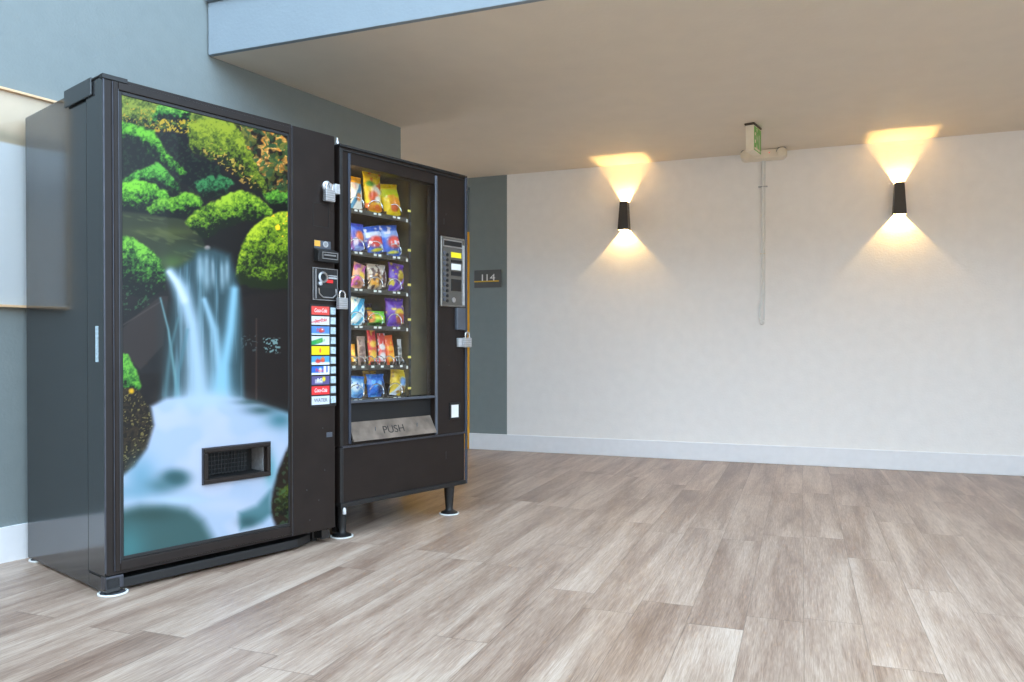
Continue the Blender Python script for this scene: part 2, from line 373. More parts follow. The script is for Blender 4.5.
# ------------------------------------------------------------------ waterfall print
def waterfall(X, Y):
    c = np.clip(waterfall_raw(X, Y), 0, 255); g = np.clip(c[:, 1]-np.maximum(c[:, 0], c[:, 2]), 0, 255)
    c[:, 0] += .30*g; c[:, 2] += .06*g; c[:, 1] -= .06*g
    return 255*(c/255)**1.36*np.array([[1.0, .93, .86]])
def waterfall_raw(X, Y):
    nz = lambda s, o=3, seed=0: fbm(X, Y, s, o, seed)
    col = np.tile(np.array([38., 33, 32]), (len(X), 1))
    col *= (.8+.4*nz(14, 3, 3))[:, None]
    n1 = nz(2.6, 3, 11); n2 = nz(1.3, 2, 23); nb = nz(16, 3, 5)
    jx = (nz(5, 2, 40)-.5)*7; jy = (nz(5, 2, 50)-.5)*7
    def moss(poly, hi, lo, dark=(18, 28, 16), jit=1.0, soft=1.5, bot=0, amt=1):
        nonlocal col
        s = sdf(X+jx*jit, Y+jy*jit, poly); m = ss(-soft, soft, s)*amt
        ys = [p[1] for p in poly]; t = np.clip((Y-min(ys))/(max(ys)-min(ys)), 0, 1)
        tp = 1-ss(-4, 8, sdf(X+jx*jit, Y+jy*jit-9, poly)); bt = 1-ss(-2, 6, sdf(X+jx*jit, Y+jy*jit+6, poly))
        k = np.clip(.76+.30*tp-.42*bt*(1-tp)-t*(.72+bot)+(n1-.5)*1.15+(n2-.5)*.6+(nb-.5)*.7, 0, 1)[:, None]
        c = np.where(k < .4, np.array(dark)+(np.array(lo)-np.array(dark))*(k/.4), np.array(lo)+(np.array(hi, float)-np.array(lo))*((k-.4)/.6))
        col = lerp(col, c, m)
    def fill(poly, c, soft=1.5, jit=0, amt=1.0):
        nonlocal col
        s = sdf(X+jx*jit, Y+jy*jit, poly); col = lerp(col, c, ss(-soft, soft, s)*amt)
    def blob(cx, cy, rx, ry, c, amt=1., p=1.):
        nonlocal col
        d2 = ((X-cx)/rx)**2+((Y-cy)/ry)**2; col = lerp(col, c, np.exp(-d2**p)*amt)
    def specks(poly, c, thr, s=1.8, seed=70, amt=1.):
        nonlocal col
        k = ss(thr, thr+.07, fbm(X+jx*.5*s/1.6, Y+jy*.5*s/1.6, s, 1, seed)); k = k*ss(-1, 1, sdf(X, Y, poly))*amt; col = lerp(col, c, k)
    # far foliage
    top = [(118, 88), (292, 125), (292, 200), (262, 196), (240, 175), (214, 160), (190, 150), (186, 134), (160, 130), (118, 122)]
    moss(top, (140, 170, 80), (74, 110, 44), (24, 30, 16), bot=-.4)
    specks([(120, 100), (160, 112), (158, 130), (120, 122)], (205, 175, 70), .72, 1.6, 71, .7)
    moss([(160, 100), (190, 106), (192, 122), (150, 122)], (110, 205, 95), (40, 130, 55))
    specks([(150, 118), (196, 120), (192, 134), (152, 132)], (215, 190, 70), .62, 1.6, 72, .8)
    aut = [(232, 118), (292, 126), (292, 192), (268, 190), (250, 168), (236, 145)]
    moss(aut, (208, 172, 104), (136, 110, 56), (48, 44, 24), bot=-.6)
    specks(aut, (240, 205, 140), .72, 1.6, 73, .8); specks(aut, (60, 125, 75), .62, 3.0, 74, .8); specks(aut, (215, 150, 60), .74, 2, 75, .7)
    mk = ss(-1, 2, sdf(X, Y, aut)); col = col*(1-mk[:, None]*(.75*ss(.5, .35, fbm(X, Y, 7, 2, 88)))[:, None])
    specks(aut, (92, 118, 52), .52, 5, 89, .7); specks(aut, (46, 96, 62), .6, 3, 87, .7)
    moss([(188, 122), (212, 118), (236, 126), (246, 142), (252, 158), (264, 182), (268, 196), (252, 190), (240, 178), (226, 162), (206, 160), (190, 150)],
         (150, 180, 62), (84, 120, 34), (34, 46, 16), bot=-.1)
    specks([(200, 150), (212, 142), (256, 176), (262, 190), (250, 190)], (225, 195, 110), .66, 1.8, 76, .7)
    # caves
    fill([(157, 134), (172, 131), (188, 138), (190, 156), (186, 166), (176, 160), (164, 146)], (30, 24, 24), 2, .4)
    fill([(188, 158), (206, 160), (222, 168), (224, 180), (205, 186), (196, 190), (180, 182), (186, 166)], (22, 22, 22), 2, .5)
    fill([(120, 138), (138, 142), (152, 154), (160, 164), (140, 168), (120, 180)], (32, 32, 28), 2, .5)
    moss([(194, 182), (206, 176), (224, 176), (236, 184), (226, 194), (206, 200), (198, 196)], (60, 150, 95), (24, 75, 48))
    moss([(118, 121), (140, 126), (153, 131), (161, 142), (170, 156), (180, 165), (188, 172), (184, 177), (172, 171), (160, 161), (148, 154), (140, 143), (118, 137)],
         (95, 205, 70), (38, 120, 40), jit=.6)
    moss([(132, 172), (150, 165), (158, 162), (168, 172), (177, 183), (180, 192), (170, 194), (150, 186), (120, 182)], (80, 195, 80), (30, 100, 42), jit=.6)
    moss([(118, 184), (134, 180), (150, 182), (165, 190), (172, 198), (160, 208), (140, 213), (118, 211)], (105, 215, 70), (42, 130, 38), jit=.5)
    # pond
    fill([(118, 211), (150, 214), (180, 218), (200, 228), (222, 240), (226, 262), (205, 268), (185, 285), (165, 280), (150, 252), (118, 236)], (62, 78, 54), 2)
    blob(165, 232, 40, 5, (96, 112, 66), .7); blob(190, 250, 26, 8, (70, 100, 84), .7); blob(172, 262, 14, 7, (90, 150, 90), .6); blob(206, 240, 16, 8, (38, 48, 38), .7)
    st = fbm(X*.35+Y*.35, Y*1.6-X*.5, 6, 2, 90); col = lerp(col, (110, 130, 90), ss(.55, .8, st)*ss(-1, 3, sdf(X, Y, [(122, 214), (180, 219), (215, 240), (190, 265), (150, 245), (122, 225)]))*.5)
    moss([(146, 208), (155, 200), (170, 198), (185, 191), (196, 194), (203, 203), (197, 213), (185, 219), (165, 217), (150, 214)], (112, 200, 70), (48, 128, 38), jit=.5)
    fill([(198, 226), (225, 218), (255, 216), (262, 220), (244, 248), (238, 268), (226, 262), (205, 246)], (36, 32, 30), 2)
    moss([(184, 222), (194, 211), (210, 203), (225, 195), (240, 190), (252, 193), (265, 203), (273, 213), (262, 219), (245, 221), (225, 228), (206, 239), (198, 235)],
         (150, 205, 70), (72, 135, 38), (24, 46, 20), jit=.5, bot=.1)
    moss([(262, 196), (275, 190), (292, 192), (292, 212), (274, 210)], (95, 190, 70), (40, 110, 45))
    blob(207, 248, 3.2, 2.6, (188, 176, 178), 1, 2)
    moss([(234, 276), (238, 256), (243, 240), (252, 227), (264, 218), (278, 212), (292, 211), (292, 288), (268, 290), (250, 288), (240, 284)],
         (172, 210, 66), (92, 145, 36), (34, 58, 20), jit=.4, bot=.1)
    specks([(270, 215), (290, 212), (290, 245), (282, 246)], (245, 215, 60), .72, 2.6, 77)
    moss([(118, 236), (134, 238), (150, 248), (160, 262), (166, 276), (164, 290), (150, 298), (135, 297), (118, 284)], (105, 205, 80), (38, 115, 45), jit=.6, bot=.25)
    # rocks
    fill([(118, 332), (140, 312), (160, 296), (168, 296), (163, 345), (140, 370), (118, 352)], (66, 58, 56), 1.2)
    sl = np.abs((Y-(326-(X-121)*.62))); col = lerp(col, (92, 86, 84), np.exp(-(sl/1.0)**2)*(X < 162)*.8)
    moss([(118, 352), (127, 354), (135, 368), (141, 386), (136, 396), (118, 394)], (90, 200, 80), (34, 120, 50), jit=.4, bot=-.3)
    r9 = [(118, 388), (136, 388), (144, 398), (151, 412), (153, 430), (147, 446), (134, 466), (118, 482)]
    fill(r9, (44, 38, 28), 1.3, .2); specks(r9, (150, 146, 100), .72, 1.3, 78, .8); specks(r9, (70, 60, 44), .55, 2.4, 79, .8)
    blob(131, 391, 3, 3, (230, 200, 50), .9, 2)
    # right rock wall
    fill([(242, 296), (292, 290), (292, 410), (246, 400)], (50, 43, 42), 3, .3, .8)
    sl = np.abs(X-256); col = lerp(col, (88, 76, 72), np.exp(-(sl/.9)**2)*((Y > 318) & (Y < 400))*.8)
    specks([(262, 338), (280, 338), (280, 354), (264, 352)], (150, 190, 200), .6, 1.4, 80, .8); specks([(240, 335), (258, 335), (256, 352), (242, 350)], (95, 115, 122), .7, 1.4, 81, .7)
    cv = [(120, 130), (185, 130), (225, 165), (232, 195), (205, 200), (120, 200)]
    dk = (col.sum(1) < 125)*ss(-1, 4, sdf(X, Y, cv)); col = lerp(col, (40, 78, 48), dk*ss(.5, .7, n1)*.8)
    dk = (col.sum(1) < 140)*ss(-1, 2, sdf(X, Y, [(120, 285), (160, 285), (150, 305), (120, 318)])); col = lerp(col, (60, 130, 84), dk*ss(.6, .7, n1)*.7)
    # falls
    stx = fbm(X*1.0, Y*.06, 4.5, 3, 95)
    body = [(166, 272), (180, 266), (192, 258), (197, 250), (214, 248), (230, 254), (236, 274), (242, 310), (243, 370), (244, 404), (160, 404), (166, 340), (172, 300)]
    fill(body, (70, 98, 110), 5)
    fill([(158, 300), (185, 300), (190, 404), (158, 404)], (58, 74, 80), 6, 0, .5)
    f = ss(-3, 5, sdf(X, Y, body)); col = lerp(col, (148, 190, 215), f*ss(.42, .8, stx)*.5*ss(250, 275, Y))
    def stroke(pts, w, c, amt=.9, soft=1.0):
        nonlocal col
        dm = np.full(X.shape, 1e9); ww = np.zeros(X.shape)
        for i in range(len(pts)-1):
            (ax, ay), (bx, by) = pts[i], pts[i+1]; ex, ey = bx-ax, by-ay
            t = np.clip(((X-ax)*ex+(Y-ay)*ey)/(ex*ex+ey*ey), 0, 1); dd = np.hypot(X-ax-t*ex, Y-ay-t*ey)
            wi = w[i]+(w[i+1]-w[i])*t; r = dd/wi
            dm = np.minimum(dm, r)
        col = lerp(col, c, np.exp(-dm**2.0)*amt)
    stroke([(170, 272), (182, 290), (192, 325), (197, 370), (200, 405)], [5, 8, 9, 13, 20], (176, 205, 232), .97)
    stroke([(168, 272), (176, 282), (184, 300)], [2, 3, 4], (215, 230, 245), .7)
    stroke([(204, 300), (214, 330), (219, 370), (220, 400)], [3, 5, 6, 9], (160, 200, 228), .9)
    stroke([(234, 290), (230, 330), (224, 365), (221, 400)], [5, 6, 7, 12], (150, 200, 230), .95)
    for x, y0, y1, w in ((199, 252, 275, 2.4), (206, 252, 285, 2.2), (212, 256, 280, 1.5), (221, 260, 285, 1.6), (226, 258, 280, 2)):
        stroke([(x, y0-4), (x+1, y1+8)], [w*1.1, w*1.8], (185, 215, 238), .6*ss(y0-4, y0+10, Y)*ss(y1+14, y1-6, Y))
    stroke([(160, 298), (168, 330), (176, 385), (178, 400)], [1.0, 1.2, 2.2, 3], (130, 175, 190), .8)
    stroke([(178, 318), (170, 350), (165, 395)], [1.5, 2, 3], (110, 150, 165), .6)
    stroke([(187, 330), (178, 375), (176, 398)], [2, 2, 4], (100, 150, 170), .5)
    # pool
    pool = [(146, 448), (153, 425), (150, 406), (166, 398), (205, 396), (240, 398), (262, 404), (292, 414), (292, 440), (286, 452), (278, 470), (272, 492), (271, 512), (275, 524), (280, 535), (292, 600), (118, 600), (118, 478), (134, 466)]
    fill(pool, (176, 198, 228), 3.5)
    f = ss(0, 6, sdf(X, Y, pool))
    col = lerp(col, (192, 206, 232), f*ss(.45, .7, fbm(X, Y, 30, 2, 99))*.7)
    blob(206, 400, 32, 9, (180, 206, 234), .95)
    blob(262, 410, 16, 5, (72, 105, 115), .8); blob(280, 420, 14, 9, (84, 138, 158), .85); blob(250, 402, 14, 3, (70, 100, 105), .7)
    blob(141, 476, 16, 20, (118, 170, 200), .7); blob(175, 478, 15, 9, (66, 108, 118), .95, 1.4); blob(160, 486, 16, 8, (84, 128, 142), .7); blob(132, 492, 22, 8, (120, 170, 198), .5)
    lo = [(116, 512), (140, 505), (165, 504), (188, 508), (203, 520), (212, 536), (214, 552), (212, 600), (116, 600)]
    col = lerp(col, (72, 108, 112), ss(-7, 9, sdf(X, Y, lo))*.92); blob(150, 515, 26, 7, (62, 92, 94), .6); blob(128, 548, 18, 22, (96, 158, 172), .6)
    lr = [(238, 512), (256, 505), (270, 490), (272, 514), (262, 522), (240, 530)]
    col = lerp(col, (78, 128, 140), ss(-4, 5, sdf(X, Y, lr))*.85); blob(248, 522, 10, 6, (60, 96, 104), .6)
    blob(270, 470, 6, 16, (110, 178, 196), .75)
    blob(225, 505, 30, 8, (196, 208, 232), .5); blob(178, 500, 26, 4, (178, 206, 232), .8)
    bank = [(292, 438), (287, 452), (280, 470), (275, 488), (271, 505), (272, 514), (278, 524), (292, 530)]
    fill(bank, (54, 44, 34), 2, .5); moss([(278, 490), (292, 480), (292, 520), (276, 512)], (95, 130, 50), (50, 70, 30), amt=.8); specks(bank, (70, 120, 90), .7, 2.6, 83, .6)
    return col

# ------------------------------------------------------------------ padlock
def padlock(loc, w, label, rz=MROT, shackle=1.0, grp=None):
    o = tag(empty('padlock', loc, rz), label, 'padlock')
    h = w*1.05
    MB().box(-w/2, w/2, -.011, .011, -h, 0).build('lock_body', 'bright', o, bevel=.003)
    b = MB()
    for k in range(5): b.box(-w/2-.0006, w/2+.0006, -.0116, .0116, -h+.004+k*h/5.2, -h+.004+k*h/5.2+h*.1)
    b.build('laminated_plate', 'steel', o)
    r = w*.32; pts = [(-r, 0, -.004)]+[(-r, 0, w*.3*shackle)]+[(-r*math.cos(a), 0, w*.3*shackle+r*math.sin(a)) for a in np.linspace(.3, math.pi-.3, 9)]+[(r, 0, w*.3*shackle), (r, 0, -.004)]
    MB().tube(pts, w*.085, 10).build('shackle', 'chrome', o, smooth=True)
    return o

# ------------------------------------------------------------------ drink machine
DM = tag(empty('vending_machine', (P0[0], P0[1], 0), MROT), 'tall black drink vending machine with a waterfall picture on its front', 'vending machine')
WD = 1.026; TOPZ = 1.9; DZ = .074; DT = .147
MB().box(.004, WD-.004, DT+.004, .78, .010, TOPZ-.004).build('cabinet', 'side', DM, bevel=.004)
MB().box(.003, .05, .0, DT+.003, .010, DZ-.012).build('base_rail', 'side', DM)
MB().box(WD-.05, WD-.004, .03, DT+.003, .02, DZ-.012).build('base_rail', 'side', DM)
MB().box(.0, .004, .006, DT-.002, DZ, TOPZ-.004).build('door_side_skin', 'side', DM)
MB().box(.001, .003, DT-.001, DT+.005, DZ-.006, TOPZ-.005).box(.001, .003, .004, DT, DZ-.008, DZ-.001).build('door_seam', 'vblack', DM)
# front kick bar with tapered end
u1, _ = uz(300, 550); u2, _ = uz(318, 541)
MB().prism([(.07, .02), (u1, .02), (u2, .06), (u2, .09), (.07, .09)], .012, .05).build('kick_bar', 'black2', DM, bevel=.004)
MB().box(.03, WD-.03, .1, .16, .012, DZ).build('kick_recess', 'vblack', DM)
MB().box(0, .066, .0, .04, .022, .07).build('corner_bracket', 'lip', DM, bevel=.003)
# port position
pu0, pzt = uz(202, 449); _, pzb = uz(202, 484.5); pu1, pzt2 = uz(268.5, 441.5); _, pzb2 = uz(268.5, 474.5)
pzt = (pzt+pzt2)/2; pzb = (pzb+pzb2)/2
ih = .016
hx0, hx1, hz0, hz1 = pu0+ih, pu1-ih, pzb+ih, pzt-ih
uL = uz(113.5, 300)[0]; uR = uz(291.3, 300)[0]
b = MB()                                    # door slab with a hole for the delivery port
b.box(.004, hx0, 0, DT, DZ, TOPZ); b.box(hx1, uR, 0, DT, DZ, TOPZ); b.box(hx0, hx1, 0, DT, DZ, hz0); b.box(hx0, hx1, 0, DT, hz1, TOPZ)
door = b.build('door', 'black', DM)
MB().box(uR+.004, WD, -.006, DT, DZ, TOPZ-.003).build('control_column', 'black', DM, bevel=.003)
MB().box(uR, uR+.004, -.004, .02, DZ, TOPZ-.004).build('column_edge', 'lip', DM)
MB().box(-.0015, .003, -.002, .004, DZ+.01, TOPZ-.01).build('corner_edge', 'lip', DM)
# picture
x0, zt = uz(121.3, 96.5); x1, zt2 = uz(287, 135.6); _, zb = uz(124.4, 558.8); _, zb2 = uz(288.2, 520.2)
zt = (zt+zt2)/2; zb = (zb+zb2)/2
tL = uz(118.3, 300)[0]; tR = uz(288.6, 300)[0]
fz0, fz1 = DZ+.012, TOPZ-.014
MB().box(uL, tL, -.010, 0, fz0, fz1).box(tR, uR-.002, -.010, 0, fz0, fz1).box(tL, tR, -.010, 0, fz0, zb-.014).box(tL, tR, -.010, 0, zt+.014, fz1).build('door_frame', 'black', door, bevel=.003)
MB().box(tL, x0, -.006, 0, zb-.014, zt+.014).box(x1, tR, -.006, 0, zb-.014, zt+.014).box(x0, x1, -.006, 0, zb-.014, zb).box(x0, x1, -.006, 0, zt, zt+.014).build('picture_bead', 'black2', door, bevel=.002)
MB().box(uL-.003, uL-.0005, -.006, 0, DZ+.012, TOPZ-.014).box(tL-.002, tL, -.0115, -.0095, DZ+.04, TOPZ-.04).build('frame_highlight', 'lip', door)  # pale strips painted in where the frame edges catch a highlight
nx, ny = 250, 640
gx, gz = np.meshgrid(np.linspace(x0, x1, nx), np.linspace(zb, zt, ny)); gx = gx.ravel(); gz = gz.ravel()
keep = ~((gx > hx0-.01) & (gx < hx1+.01) & (gz > hz0-.01) & (gz < hz1+.01))
cx_, cy_ = math.cos(MROT), math.sin(MROT)
PX, PY = w2px(P0[0]+gx*cx_, P0[1]+gx*cy_, gz)
pic = grid_mesh('waterfall_picture', np.stack([gx, np.full_like(gx, -.003), gz], 1), nx, ny, 'pict', door, keep)
set_print(pic.data, waterfall(PX, PY))
pic['label'] = 'mossy waterfall photograph panel'
port = MB().ring(pu0, pu1, pzb, pzt, ih+.002, -.020, 0).build('delivery_port', 'black', door, bevel=.004)
MB().ring(pu0-.003, pu1+.003, pzb-.003, pzt+.003, .006, -.012, -.0035).build('port_rim', 'lip', port)
MB().box(hx0, hx1, .10, .104, hz0, hz1).box(hx0, hx1, .0, .104, hz1-.003, hz1).box(hx0, hx1, 0, .104, hz0, hz0+.003).box(hx0, hx0+.003, 0, .1, hz0, hz1).build('port_chute', 'vblack', port)
MB().box(hx1-.004, hx1-.001, .012, .1, hz0+.003, hz1-.003).build('port_side_plate', 'bright', port)
fm = MB()
for k in range(14):
    xx = hx0+.01+k*(hx1-hx0-.06)/14; fm.box(xx, xx+.003, .06, .064, hz0+.004, hz1-.004)
for k in range(6):
    zz = hz0+.008+k*(hz1-hz0)/6.3; fm.box(hx0+.01, hx1-.05, .059, .063, zz, zz+.003)
fm.build('port_grille', 'black2', port)
# hinge cap on the top corner
s1, s0 = side_depth(67.5), side_depth(93)
MB().box(-.005, .085, -.006, .02, TOPZ-.012, TOPZ+.006).box(-.004, .04, 0, s0, TOPZ-.001, TOPZ+.006).build('hinge_plate', 'black2', DM, bevel=.002)
MB().box(-.009, 0, s0-.01, s1, TOPZ-.056, TOPZ+.010).box(-.009, .06, s0-.01, s1, TOPZ+.004, TOPZ+.010).build('hinge_cover', 'side', DM, bevel=.004)
sd = side_depth(97.2); zs = [CAMH+(HORIZ-y)/FOC*(P0[1]+.636*sd) for y in (362, 326)]
MB().box(-.0018, 0, sd-.011, sd+.011, zs[0], zs[1]).build('serial_sticker', 'sticker', DM)
# control column fittings
def crect(pxa, pya, pxb, pyb):             # pixel box corners on the column -> local x0,x1,z0,z1
    a = uz(pxa, pya); c = uz(pxb, pyb); m = uz((pxa+pxb)/2, (pya+pyb)/2); return a[0], c[0], m
yc = -.006
xa = uz(312, 215)[0]; xb = uz(328, 215)[0]; z1_ = uz(320, 203.5)[1]; z0_ = uz(320, 227)[1]
MB().ring(xa, xb, z0_, z1_, .0025, yc-.0015, yc).build('blank_panel_seam', 'vblack', DM)
# T-handle lock
lx, lz = uz(326, 187)
lk = MB().lathe([(.026, 0), (.026, .006), (.02, .012), (.0, .012)], (lx, yc, lz), 'y').build('lock_disc', 'bright', DM, smooth=True)
hx, hz = uz(338, 190)
MB().box(lx+.01, WD-.003, yc-.014, yc-.009, lz-.012, lz+.012).box(WD-.012, WD+.014, -.03, -.004, hz-.026, hz+.02).build('hasp', 'bright', DM, bevel=.002)
# bill acceptor
bx0, _ = uz(312.5, 250); bx1, _ = uz(333, 250); bzt = uz(322, 241)[1]; bzb = uz(322, 262.5)[1]; bm_ = bzt-(bzt-bzb)*.40
ba = MB().prism([(bx0, -.001), (bx1, -.001), (bx1, .03), (bx0, .03)], bm_, bm_+.001)
ba = MB(); i0 = [(bx0, yc, bm_+.004), (bx1, yc, bm_+.004), (bx1, yc-.04, bm_-.012), (bx0, yc-.04, bm_-.012)]
j0 = [(bx0, yc, bzb), (bx1, yc, bzb), (bx1, yc-.036, bzb-.002), (bx0, yc-.036, bzb-.002)]
ba.v = i0+j0; ba.f = [(0, 1, 2, 3), (7, 6, 5, 4), (3, 2, 6, 7), (0, 3, 7, 4), (2, 1, 5, 6), (1, 0, 4, 5)]
ba = ba.build('bill_acceptor', 'black2', DM, bevel=.003)
MB().ring(bx0+.02, bx1-.008, bzb+.012, bm_-.016, .003, yc-.0425, yc-.036).box(bx0+.03, bx1-.02, yc-.043, yc-.036, bm_-.032, bm_-.026).build('bill_slot', 'steel', ba)
MB().box(bx0+.004, bx1-.02, yc-.003, yc, bm_, bzt).build('bill_guide', 'trim', ba)
MB().box(bx0+.004, bx0+.035, yc-.0045, yc-.003, bm_+.012, bzt-.002).build('bill_sticker', mat('orange_sticker', (230, 170, 70), .4), ba)
MB().lathe([(.014, 0), (.014, .003), (.009, .0031), (.009, 0)], ((bx0+bx1)/2+.008, yc-.003, (bm_+bzt)/2+.004), 'y').build('bill_emblem', 'bright', ba)
# coin mechanism
cx0 = uz(311, 285)[0]; cx1 = uz(336, 285)[0]; czt = uz(323, 268.5)[1]; czb = uz(323, 300.5)[1]
cm = MB().box(cx0, cx1, yc-.006, yc, czb, czt).build('coin_plate', 'black2', DM, bevel=.003)
MB().ring(cx0, cx1, czb, czt, .003, yc-.008, yc-.005).box(cx0+.012, cx0+.018, yc-.011, yc-.006, czb+.006, czt-.006).build('plate_edge', 'steel', cm)
ccx = cx0+.055; ccz = czt-.042
MB().lathe([(.024, 0), (.026, .006), (.017, .008), (.015, .001), (.0, .001)], (ccx, yc-.006, ccz), 'y').build('coin_ring', 'steel', cm, smooth=True)
MB().lathe([(.0175, .0012), (.0175, .0035), (.0, .0035)], (ccx, yc-.006, ccz), 'y').build('coin_well', 'vblack', cm, smooth=True)
MB().lathe([(.009, 0), (.009, .012), (.0, .013)], (ccx-.018, yc-.006, ccz-.03), 'y').build('coin_return_button', 'bright', cm, smooth=True)
MB().box(ccx+.03, cx1-.006, yc-.010, yc-.006, ccz-.004, ccz+.004).box(ccx+.03, cx1-.006, yc-.010, yc-.006, ccz+.008, ccz+.012).build('coin_slot', 'bright', cm)
MB().box(ccx+.02, ccx+.055, yc-.011, yc-.006, ccz-.024, ccz-.009).build('exact_change_light', 'red', cm)
MB().tube([(cx0+.03, yc-.01, czb+.055), (cx0+.034, yc-.01, czb+.03), (cx0+.055, yc-.01, czb+.014), (cx1-.03, yc-.01, czb+.014), (cx1-.012, yc-.01, czb+.03), (cx1-.012, yc-.01, czb+.055)], .003).build('coin_cup_rim', 'steel', cm, smooth=True)
MB().box(cx0+.034, cx1-.016, yc-.009, yc-.006, czb+.022, czb+.058).build('coin_cup', 'vblack', cm)
# selection labels
tops = [(304.5, 315.5)]
col_bg = [(214, 70, 62), (206, 210, 212), (80, 130, 195), (205, 212, 214), (240, 212, 20), (70, 150, 205), (225, 232, 238), (84, 78, 128), (222, 48, 50), (200, 206, 216)]
lx0 = uz(310.2, 350)[0]; lx1 = uz(328, 350)[0]; sx0 = uz(329.3, 350)[0]; sx1 = uz(333.8, 350)[0]
zt_ = uz(319, 306)[1]; zb_ = uz(319, 405.5)[1]
MB().box(lx0-.006, sx1+.006, yc-.003, yc, zb_-.006, zt_+.006).build('selection_panel', 'black2', DM, bevel=.002)
pitch = (zt_-zb_)/10
texts = [('Coca-Cola', 'signwhite'), ('Diet Coke', 'red'), ('Pepsi', 'red'), ('Sprite', 'green'), (None, None), ('Fanta', 'red'), ('Pepsi', 'red'), ('RC', 'signwhite'), ('Coca-Cola', 'signwhite'), ('WATER', 'trim')]
for i in range(10):
    za, zb2_ = zt_-i*pitch-.002, zt_-(i+1)*pitch+.005
    gx_, gz_ = np.meshgrid(np.linspace(lx0, lx1, 36), np.linspace(zb2_, za, 16)); ux = ((gx_-lx0)/(lx1-lx0)).ravel(); uy = ((gz_-zb2_)/(za-zb2_)).ravel()
    c = np.tile(np.array(col_bg[i], float), (len(ux), 1))
    if i == 1: c = lerp(c, (200, 60, 70), ss(.12, .04, np.abs(uy-.25-.6*ux))*(ux < .65)*.6)
    if i == 2: c = lerp(c, (220, 225, 230), ss(.25, .0, uy)); c = lerp(c, (205, 70, 60), np.exp(-(((ux-.55)/.13)**2+((uy-.55)/.3)**2)**2)); c = lerp(c, (225, 228, 235), np.exp(-(((ux-.6)/.06)**2+((uy-.6)/.15)**2)))
    if i == 3: c = lerp(c, (40, 150, 80), ss(.35, .2, np.abs(uy-.15-.7*ux))*(ux < .62))
    if i == 4: c = lerp(c, (215, 90, 60), np.exp(-(((ux-.48)/.06)**2+((uy-.5)/.28)**2)**2))
    if i == 5: c = lerp(c, (225, 232, 238), ss(.4, .2, uy)); c = lerp(c, (220, 110, 60), np.exp(-(((ux-.62)/.12)**2+((uy-.6)/.35)**2)**2)); c = lerp(c, (200, 70, 60), np.exp(-(((ux-.35)/.15)**2+((uy-.4)/.25)**2)**2))
    if i == 6: c = lerp(c, (40, 100, 190), (ux < .66)*ss(.15, .3, uy)*1.); c = lerp(c, (225, 228, 235), np.exp(-(((ux-.48)/.1)**2+((uy-.5)/.35)**2)**2)); c = lerp(c, (60, 90, 180), (np.abs(ux-.86) < .05)*(uy > .2)*1.)
    if i == 7: c = lerp(c, (240, 215, 40), np.exp(-(((ux-.68)/.1)**2+((uy-.65)/.3)**2)**2)); c = lerp(c, (225, 230, 225), ss(.3, .18, np.abs(uy-.4))*(np.abs(ux-.4) < .22)*.6)
    gm = grid_mesh('selection_label', np.stack([gx_.ravel(), np.full(len(ux), yc-.0045), gz_.ravel()], 1), 36, 16, 'lab', DM)
    set_print(gm.data, c); gm['label'] = ['red', 'white and red', 'blue and red', 'white and green', 'yellow', 'sky blue and orange', 'white and blue', 'purple and yellow', 'bright red', 'pale grey'][i]+' drink selection label'
    s_, tm = texts[i]
    if s_: text('label_lettering', s_, (.026 if len(s_) > 6 else .024), tm, gm, ((lx0+lx1)/2-(.006 if i in (6, 7) else 0), yc-.0052, (za+zb2_)/2), .0003, shear=.3 if i in (0, 1, 8) else 0, sx=(.62 if len(s_) > 6 else .9), roll=.18 if i in (1, 3) else 0)
    MB().box(sx0, sx1, yc-.009, yc-.002, zb2_+.004, za-.003).build('selection_button', 'sticker', DM, bevel=.001)
kx, kz = uz(328.5, 434.5)
MB().box(kx-.016, kx+.016, yc-.0015, yc, kz-.011, kz+.011).build('grey_sticker', 'trim', DM)
for (px, py) in ((328, 190), (322, 428), (306, 490), (318, 500), (324, 470), (309, 520)):
    a_, b_ = uz(px, py); MB().box(a_-.002, a_+.002, yc-.0008, yc, b_-.003, b_+.003).build('paint_chip', 'lip', DM)
# feet
for (x, y) in ((.035, .022), (.045, .73), (WD-.05, .72), (WD-.05, .1)):
    MB().lathe([(.02, 0.006), (.02, .012), (.012, .014), (.012, .05)], (x, y, 0)).build('levelling_foot', 'black2', DM, smooth=True)
pl1 = padlock(Vector((*to_world(uz(329, 200, -.03)[0], yc-.026, P0, MROT), uz(330, 190.5)[1]-.005)), .052, 'silver padlock high on the column of the waterfall drink machine', shackle=.9)

def floor_cup(x, y, r, label):
    o = tag(empty('floor_protector', (x, y, 0)), label, 'floor protector', 'round floor protectors under the machine feet')
    MB().lathe([(r*.93, .0005), (r, .002), (r, .0065), (r*.9, .0075), (r*.88, .0045), (0, .0045)]).build('rim', 'wfoot', o, smooth=True)
    MB().lathe([(r*.84, .0046), (r*.84, .0058), (0, .0058)]).build('pad', 'cup', o)
    return o
wx, wy = to_world(.035, .022, P0, MROT); floor_cup(wx, wy, .052, 'white-rimmed floor protector under the front left foot of the drink machine')
wx, wy = to_world(.045, .73, P0, MROT); floor_cup(wx, wy, .052, 'white-rimmed floor protector under the rear left foot of the drink machine, by the blue wall')

